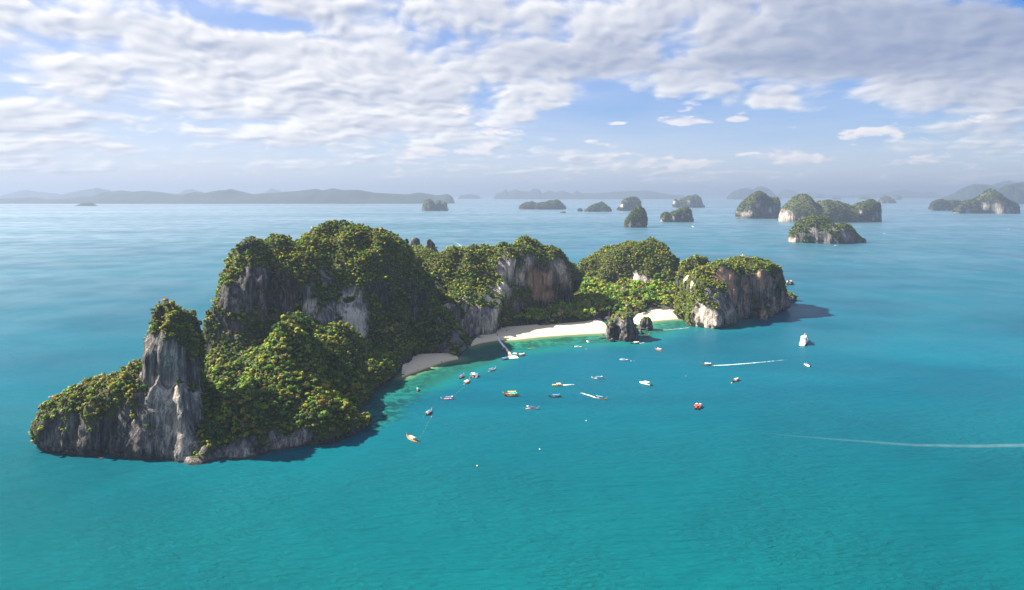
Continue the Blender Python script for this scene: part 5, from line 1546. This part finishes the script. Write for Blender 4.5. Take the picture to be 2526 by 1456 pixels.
# ------------------------------------------------------------------ sea stacks and lone rocks
def stack(name, label, cat, outline, base, thick, vox, seed, k=.03, bushes=0, br=(1.2, 2.4), pale_=.22, group=None, D0=None):
    v, q, n, top, D = islet_mesh(outline, base, thick, vox, 1.6, seed, k, D0, .22)
    st = smooth01(1 - np.abs(n[:, 2]), .3, .7)
    v = v + n * (st * ((pnoise(v, vox * 2.2, vox * 2.2, vox * 7, seed) - .5) * vox * 1.6 + (pnoise(v, vox * 5, vox * 5, vox * 4, seed + 3) - .5) * vox * 3))[:, None]
    n = vert_normals(v, q)
    veg = smooth01(n[:, 2], .45, .75) * smooth01(v[:, 2], top * .25, top * .5) * (bushes > 0)
    pl = pale_ * smooth01(pnoise(v, top * .3, top * .3, top * .6, seed + 5), .35, .65)
    me = mesh_np(name, v, q, M_ROCK); color_attr(me, 'zone', np.stack([veg, pl, pl * .35], 1))
    o = link(name, me); tag(o, label, cat, group)
    if bushes:
        rng = np.random.default_rng(seed)
        w = (smooth01(n[:, 2], .1, .5) * smooth01(v[:, 2], top * .2, top * .55) * smooth01(pnoise(v, 5, seed=seed), .4, .6) + .01 * (v[:, 2] > top * .3))[q].mean(1)
        p, f = sample_surface(v, q, w + 1e-6, bushes, rng); r = br[0] + (br[1] - br[0]) * rng.random(bushes)
        t = TARR[rng.choice([1, 2, 2, 4, 0], bushes)] * (.8 + .4 * rng.random((bushes, 1)))
        vv, qq, tt, nv = join_crowns(p + n[q].mean(1)[f] * (r * .3)[:, None], r, t, [crown_template(60, 700 + i, .9, .36) for i in range(3)], rng.integers(0, 3, bushes), rng)
        mt = mesh_np('bush', vv, qq, M_LEAF, True); color_attr(mt, 'tint', tt); set_normals(mt, nv); link('bush', mt, o)['kind'] = 'stuff'
    return o
stack('sea_stack', 'big dark craggy sea stack with bushes between the two beaches', 'rock', [(1495, 836), (1497, 812), (1501, 795), (1512, 789), (1520, 778), (1532, 770), (1548, 769), (1557, 776), (1562, 795), (1568, 803), (1573, 818), (1576, 830)], 842, .8, .8, 61, .02, 60)
stack('sea_stack', 'smaller block-shaped sea stack standing right of the big craggy one', 'rock', [(1577, 812), (1579, 798), (1582, 787), (1588, 783), (1600, 783), (1606, 787), (1610, 798), (1610, 811)], 816, .8, .6, 62, -.02, 9, (.8, 1.6))
stack('sea_rock', 'low lumpy rocks joining the two sea stacks', 'rock', [(1562, 824), (1565, 815), (1570, 812), (1575, 816), (1579, 813), (1586, 820), (1592, 822)], 825, .6, .5, 63, .1, 0)
stack('sea_rock', 'small mushroom-shaped rock in the water below the big sea stack', 'rock', [(1504, 841), (1506, 836), (1511, 834), (1516, 837), (1518, 841)], 844, .8, .35, 64, -.05, 0)
stack('sea_rock', 'low reef rocks at the left foot of the big sea stack', 'rock', [(1478, 834), (1484, 832), (1492, 833), (1500, 834)], 836, .5, .35, 65, .2, 0)
stack('sea_rock', 'orange-brown rock in the water behind the right-hand cliff', 'rock', [(1935, 699), (1939, 694), (1946, 692), (1953, 692), (1957, 697), (1959, 700)], 703, .5, .8, 66, .1, 0, pale_=.9)
stack('sea_rock', 'tiny round rock in the water in front of the right-hand cliff', 'rock', [(1851, 792), (1852, 789.5), (1854, 789), (1856, 790), (1857, 792)], 793.5, .8, .25, 67, 0, 0, pale_=.9)
stack('sea_rock', 'flat dark rock at the waterline below the left ridge', 'rock', [(241, 1132), (246, 1129), (253, 1129), (258, 1132)], 1134, .8, .2, 68, .1, 0)

def boulder(p, s, label, group, seed):
    bm = bmesh.new(); bmesh.ops.create_icosphere(bm, subdivisions=2, radius=1)
    v = np.array([x.co[:] for x in bm.verts]); d = 1 + .55 * (pnoise(v + seed * 3.1, .8) - .5) + .3 * (pnoise(v + seed, .35) - .5)
    for x, k in zip(bm.verts, d): x.co = x.co * k
    o = link('boulder', mesh_bm('boulder', bm, M_BOULDER, False), None, p); o.scale = (s * random.uniform(.9, 1.5), s, s * random.uniform(.6, .85)); o.rotation_euler = (0, 0, random.uniform(0, 6))
    tag(o, label, 'rock', group)
M_BOULDER = plain('boulder_rock', (.085, .08, .085), .9, grain=.5, scale=1.2)
for k, (u, v, s) in enumerate(((322, 552, 1.5), (372, 575, 1.1), (296, 628, 1.3), (350, 560, .9), (285, 598, 1.7), (240, 702, 1.2), (400, 567, .7), (268, 640, .9), (225, 735, 1.2), (330, 585, .7))):
    p = f1(u, v); boulder((p.x, p.y, .5), s, 'dark boulder in the cluster at the left end of the small cove', 'boulders at the left end of the cove', k)
for k, (u, v, s, l) in enumerate(((514, 517, 1.1, 'lone dark boulder high on the sand of the small cove'), (455, 612, .9, 'dark boulder in the middle of the sand of the small cove'), (715, 540, .5, 'small stone near the right end of the cove'), (790, 546, .7, 'stone nearest the headland on the cove sand'), (440, 660, .5, 'small stone at the water edge of the cove'))):
    p = f1(u, v); boulder((p.x, p.y, .6), s, l, None, 20 + k)
for k, (u, v, s, l) in enumerate(((1330, 205, 2.2, 'big grey boulder at the foot of the middle cliff, left of the pier'), (1372, 214, 1.5, 'dark boulder just right of the big grey one by the cliff foot'), (1402, 203, 1.2, 'small dark boulder nearest the pier at the cliff foot'),
                                 (1590, 128, 1.0, 'dark rock behind the landward end of the pier'), (1650, 130, 1.1, 'flat dark rock on the shaded sand right of the pier end'), (1733, 110, 1.5, 'brown rock pile on the shaded sand below the trees'))):
    p = f1(u, v); boulder((p.x, p.y, 1.3), s, l, None, 30 + k)

# ------------------------------------------------------------------ radio mast, hut, lookout
def beach_z(x, y): return 1.9
def mast():
    D = 905.0; x = (2505.7 - 2048) / 2594.5 * D
    h = isl_tree.ray_cast(Vector((x, D, 200)), Vector((0, 0, -1)))[0]; z0 = h.z if h else 4.0
    top = CAM_H - (1193 - 775.1) / 2594.5 * D
    e = empty('radio_mast', (x, D, z0)); tag(e, 'slender red and white lattice mast rising from the valley trees', 'mast')
    H = top - z0; nseg = 8; red, wh = paint('mast_red', (.50, .06, .03), .5), white()
    for i in range(nseg):
        a, b = H * i / nseg, H * (i + 1) / nseg; bm = bmesh.new(); w0, w1 = .75 - .5 * i / nseg, .75 - .5 * (i + 1) / nseg
        cs = [(1, 0), (-.5, .87), (-.5, -.87)]
        for k in range(3):
            p, q_ = cs[k], cs[(k + 1) % 3]
            tube(bm, (p[0] * w0, p[1] * w0, a), (p[0] * w1, p[1] * w1, b), .09, n=5); tube(bm, (p[0] * w0, p[1] * w0, a), (q_[0] * w1, q_[1] * w1, b), .05, n=4)
            tube(bm, (p[0] * w1, p[1] * w1, b), (q_[0] * w1, q_[1] * w1, b), .05, n=4)
        link('mast_section', mesh_bm('mast_section', bm, red if i % 2 else wh), e)
    bm = bmesh.new(); box(bm, -1.1, 1.1, -1.1, 1.1, H * .55, H * .58); 
    for sx in (-1, 1): box(bm, sx * 1.0 - .2, sx * 1.0 + .2, -.25, .25, H * .58, H * .70)
    link('antenna_platform', mesh_bm('antenna_platform', bm, white()), e)
    bm = bmesh.new(); tube(bm, (0, 0, H), (0, 0, H + 1.8), .06); link('lightning_rod', mesh_bm('lightning_rod', bm, steel()), e)
mast()
def hut():
    p = src(2688, 1251, 1.6); e = empty('beach_hut', (p.x, p.y, 1.6)); tag(e, 'open beach hut with a round straw roof at the tree line', 'hut')
    straw = paint('straw', (.50, .36, .19), .95, grain=.3, scale=4)
    bm = bmesh.new(); loft(bm, [[(r * math.cos(a), r * math.sin(a), z) for a in np.arange(12) * math.pi / 6] for r, z in ((2.5, 2.1), (2.6, 2.25), (1.4, 3.1), (.12, 3.8))]); link('roof', mesh_bm('roof', bm, straw), e)
    bm0 = bmesh.new(); tube(bm0, (0, 0, -.6), (0, 0, 2.2), .1); pm_ = mesh_bm('post', bm0, wood())
    for a in range(6): link('post', pm_, e, (1.9 * math.cos(a * 1.047), 1.9 * math.sin(a * 1.047), 0))
    bm = bmesh.new(); box(bm, -1.5, 1.5, -.6, .6, .75, .85); box(bm, -1.3, -1.1, -.4, .4, -.6, .75); box(bm, 1.1, 1.3, -.4, .4, -.6, .75); link('table', mesh_bm('table', bm, palewood()), e)
hut()
def lookout():
    h = pick(1838, 640); 
    if h is None: return
    ground = lambda x, y: (isl_tree.ray_cast(Vector((x, y, 200)), Vector((0, 0, -1)))[0] or Vector((0, 0, h.z))).z
    e = empty('lookout_platform', (h.x, h.y, h.z)); tag(e, 'wooden lookout with two roofed decks on top of the right-hand cliff', 'viewpoint')
    dk = dkwood(); teal = cloth('teal')
    for sx, sz, w_ in ((-3.6, 4.6, 3.0), (9.2, 2.6, 2.6)):
        g = ground(h.x + sx, h.y) - h.z
        bm = bmesh.new(); box(bm, sx - w_, sx + w_, -2.6, 2.6, g + sz - .25, g + sz); link('deck', mesh_bm('deck', bm, palewood()), e)
        bm = bmesh.new()
        for x in (sx - w_ + .2, sx, sx + w_ - .2):
            for y in (-2.4, 2.4): tube(bm, (x, y, g - 2), (x, y, g + sz), .14, n=5)
        tube(bm, (sx - w_, -2.4, g), (sx + w_, -2.4, g + sz - .3), .08, n=4); tube(bm, (sx + w_, -2.4, g), (sx - w_, -2.4, g + sz - .3), .08, n=4)
        link('support', mesh_bm('support', bm, dk), e)
        bm = bmesh.new()
        for y in (-2.5, 2.5):
            for zz in (.5, 1.05): tube(bm, (sx - w_, y, g + sz + zz), (sx + w_, y, g + sz + zz), .05, n=4)
            for x in np.linspace(sx - w_, sx + w_, 7): tube(bm, (x, y, g + sz), (x, y, g + sz + 1.05), .05, n=4)
        link('railing', mesh_bm('railing', bm, teal), e)
    bm = bmesh.new(); box(bm, -.6, 6.6, -.7, .7, 2.6, 2.8)
    for x in np.arange(0, 6.6, 1.5):
        for y in (-.6, .6): tube(bm, (x, y, -2), (x, y, 3.8), .09, n=4)
    link('walkway', mesh_bm('walkway', bm, dk), e)
    bm = bmesh.new(); tube(bm, (-3.6, 0, 4.5), (-3.6, 0, 6.2), .10); ball(bm, (-3.6, 0, 6.6), .7, 8, 6, (.9, .9, 1.2)); link('lamp_globe', mesh_bm('lamp_globe', bm, white(), True), e)
lookout()

# ------------------------------------------------------------------ people
def person_meshes():
    out = []
    for pose in range(3):
        J = {'pelvis': (0, 0, .92), 'waist': (0, 0, 1.08), 'chest': (0, 0, 1.32), 'neck': (0, .0, 1.48), 'head': (0, -.02, 1.60), 'top': (0, 0, 1.70)}
        st = (.0, .22, -.1)[pose]
        for s, k in ((-1, 'l'), (1, 'r')):
            J[k + 'hip'] = (s * .10, 0, .88); J[k + 'knee'] = (s * .11, -s * st * .5, .49); J[k + 'ank'] = (s * .11, -s * st * .8 + .02, .08); J[k + 'toe'] = (s * .12, -s * st * .8 - .14, .04)
            J[k + 'sh'] = (s * .18, 0, 1.42); J[k + 'el'] = (s * (.25 + .05 * pose), s * st * .5, 1.15); J[k + 'wr'] = (s * .26, s * st * .7 - .06 - .1 * (pose == 2), .90); J[k + 'ha'] = (s * .26, s * st * .7 - .09 - .1 * (pose == 2), .81)
        rad = dict(pelvis=.14, waist=.125, chest=.15, neck=.055, head=.10, top=.085, hip=.09, knee=.058, ank=.04, toe=.035, sh=.06, el=.042, wr=.03, ha=.036)
        E = [('pelvis', 'waist'), ('waist', 'chest'), ('chest', 'neck'), ('neck', 'head'), ('head', 'top')]
        for k in 'lr': E += [('pelvis', k + 'hip'), (k + 'hip', k + 'knee'), (k + 'knee', k + 'ank'), (k + 'ank', k + 'toe'), ('chest', k + 'sh'), (k + 'sh', k + 'el'), (k + 'el', k + 'wr'), (k + 'wr', k + 'ha')]
        names = list(J); me = bpy.data.meshes.new('person_skeleton'); me.from_pydata([J[n] for n in names], [(names.index(a), names.index(b)) for a, b in E], [])
        o = bpy.data.objects.new('person_skeleton', me); COL.objects.link(o)
        md = o.modifiers.new('skin', 'SKIN'); 
        for i, n in enumerate(names):
            key = n if n in rad else n[1:]
            me.skin_vertices[0].data[i].radius = (rad[key], rad[key] * (.75 if key in ('chest', 'pelvis', 'waist') else 1)); me.skin_vertices[0].data[i].use_root = n == 'pelvis'
        o.modifiers.new('sub', 'SUBSURF').levels = 1
        dg = bpy.context.evaluated_depsgraph_get(); r = bpy.data.meshes.new_from_object(o.evaluated_get(dg)); r.name = 'person'
        bpy.data.objects.remove(o)
        r.materials.clear()
        for m_ in (paint('skin', (.42, .24, .15), .6), paint('shirt', (.5, .5, .5), .8), paint('shorts', (.05, .06, .12), .8), paint('hair', (.02, .015, .01), .6)): r.materials.append(m_)
        for f in r.polygons:
            c = f.center; f.use_smooth = True
            f.material_index = 3 if (c.z > 1.6 and (c.y > -.03 or c.z > 1.67)) else 1 if (1.0 < c.z < 1.45 and abs(c.x) < .24) else 2 if (.55 < c.z <= 1.0 and abs(c.x) < .2) else 0
        out.append(r)
    return out
PEOPLE = person_meshes()
SHIRTS = dict(red=(.5, .05, .05), white=(.75, .75, .73), blue=(.05, .15, .5), yellow=(.7, .5, .05), black=(.02, .02, .02), pink=(.7, .3, .35), green=(.08, .3, .1), orange=(.7, .25, .04))
def person(label, x, y, z, shirt, rz=0.0, pose=0):
    o = link('person', PEOPLE[pose], None, (x, y, z)); o.rotation_euler = (0, 0, rz)
    o.material_slots[1].link = 'OBJECT'; o.material_slots[1].material = paint(shirt + '_shirt', SHIRTS[shirt], .8)
    tag(o, label, 'person', 'people on the beaches and the pier')
sand_tree = None
def on_sand(p):
    best = 0.0
    for b in BEACHES:
        ok, loc, *_ = b.ray_cast(Vector((p.x, p.y, 50)), Vector((0, 0, -1)))
        if ok: best = max(best, loc.z)
    return best
bpy.context.view_layer.update()
for lab, p, sh, rz, ps in (
    ('person in white walking on the dry sand of the long beach, left of a companion', f2(267, 110), 'white', .4, 1), ('person in red walking on the dry sand of the long beach, right of a companion', f2(279, 116), 'red', .3, 1),
    ('person in dark clothes standing at the water edge of the long beach', f2(865, 104), 'black', 1.2, 0), ('person in pink near the right end of the long beach', f2(1092, 108), 'pink', 2.0, 0),
    ('person in blue at the water edge just right of the pier', f6(1283, 372), 'blue', .2, 0),
    ('person in yellow, left of two on the upper sand by the right-hand cliff', fb(2245, 610), 'yellow', .5, 1), ('person in blue, right of two on the upper sand by the right-hand cliff', fb(2360, 612), 'blue', 2.5, 0),
    ('person in orange, left of two at the water edge of the second beach', fb(2160, 708), 'orange', .1, 2), ('person in white, right of two at the water edge of the second beach', fb(2178, 708), 'white', .9, 0),
    ('person in black at the water edge close to the right-hand cliff', fb(2370, 714), 'black', .4, 2), ('person in green on the wet sand behind the big sea stack', fb(573, 792), 'green', 1.4, 1),
    ('person in white at the water edge between the sea stacks', fb(745, 826), 'white', .6, 0)):
    person(lab, p.x, p.y, on_sand(p), sh, rz, ps)
def pier_pt(t, side=0.0):
    i = min(int(t * 22), 22); a, b = PIER[i], PIER[i + 1]; d = (b - a) / np.hypot(*(b - a)); return a + (b - a) * (t * 22 - i) + np.array((-d[1], d[0])) * side
for lab, t, sd, sh, ps in (('person in blue walking halfway along the shore half of the pier', .33, 0, 'blue', 1), ('person in yellow by the railing in the middle of the pier', .46, .8, 'yellow', 0), ('person in black by the pier railing just before the middle', .42, .8, 'black', 0)):
    q = pier_pt(t, sd); person(lab, q[0], q[1], .55, sh, 1.8, ps)
for lab, (u, v), sh in (('person in orange standing alone in the middle of the pier head', (1130, 1165), 'orange'), ('person in white under the edge of the pier-head shelter', (1325, 1120), 'white'), ('person in black beside the white one at the pier-head shelter', (1285, 1105), 'black')):
    p = f6(u, v); person(lab, p.x, p.y, .58, sh, random.uniform(0, 6), 0)
rr = random.Random(4)
for i in range(9):
    p = f6(440 + i * 13 + rr.uniform(-6, 6), 228 + i * 11 + rr.uniform(-12, 12))
    sh = ['red', 'blue', 'black', 'pink', 'white', 'blue', 'red', 'black', 'orange'][i]
    ps = ['hindmost', 'second', 'third', 'fourth', 'middle', 'fourth-last', 'third-last', 'second-last', 'frontmost'][i]
    person(f'{ps} of the queue at the landward pier end, person in {sh}', p.x, p.y, on_sand(p), sh, rr.uniform(0, 6), rr.choice((0, 1)))
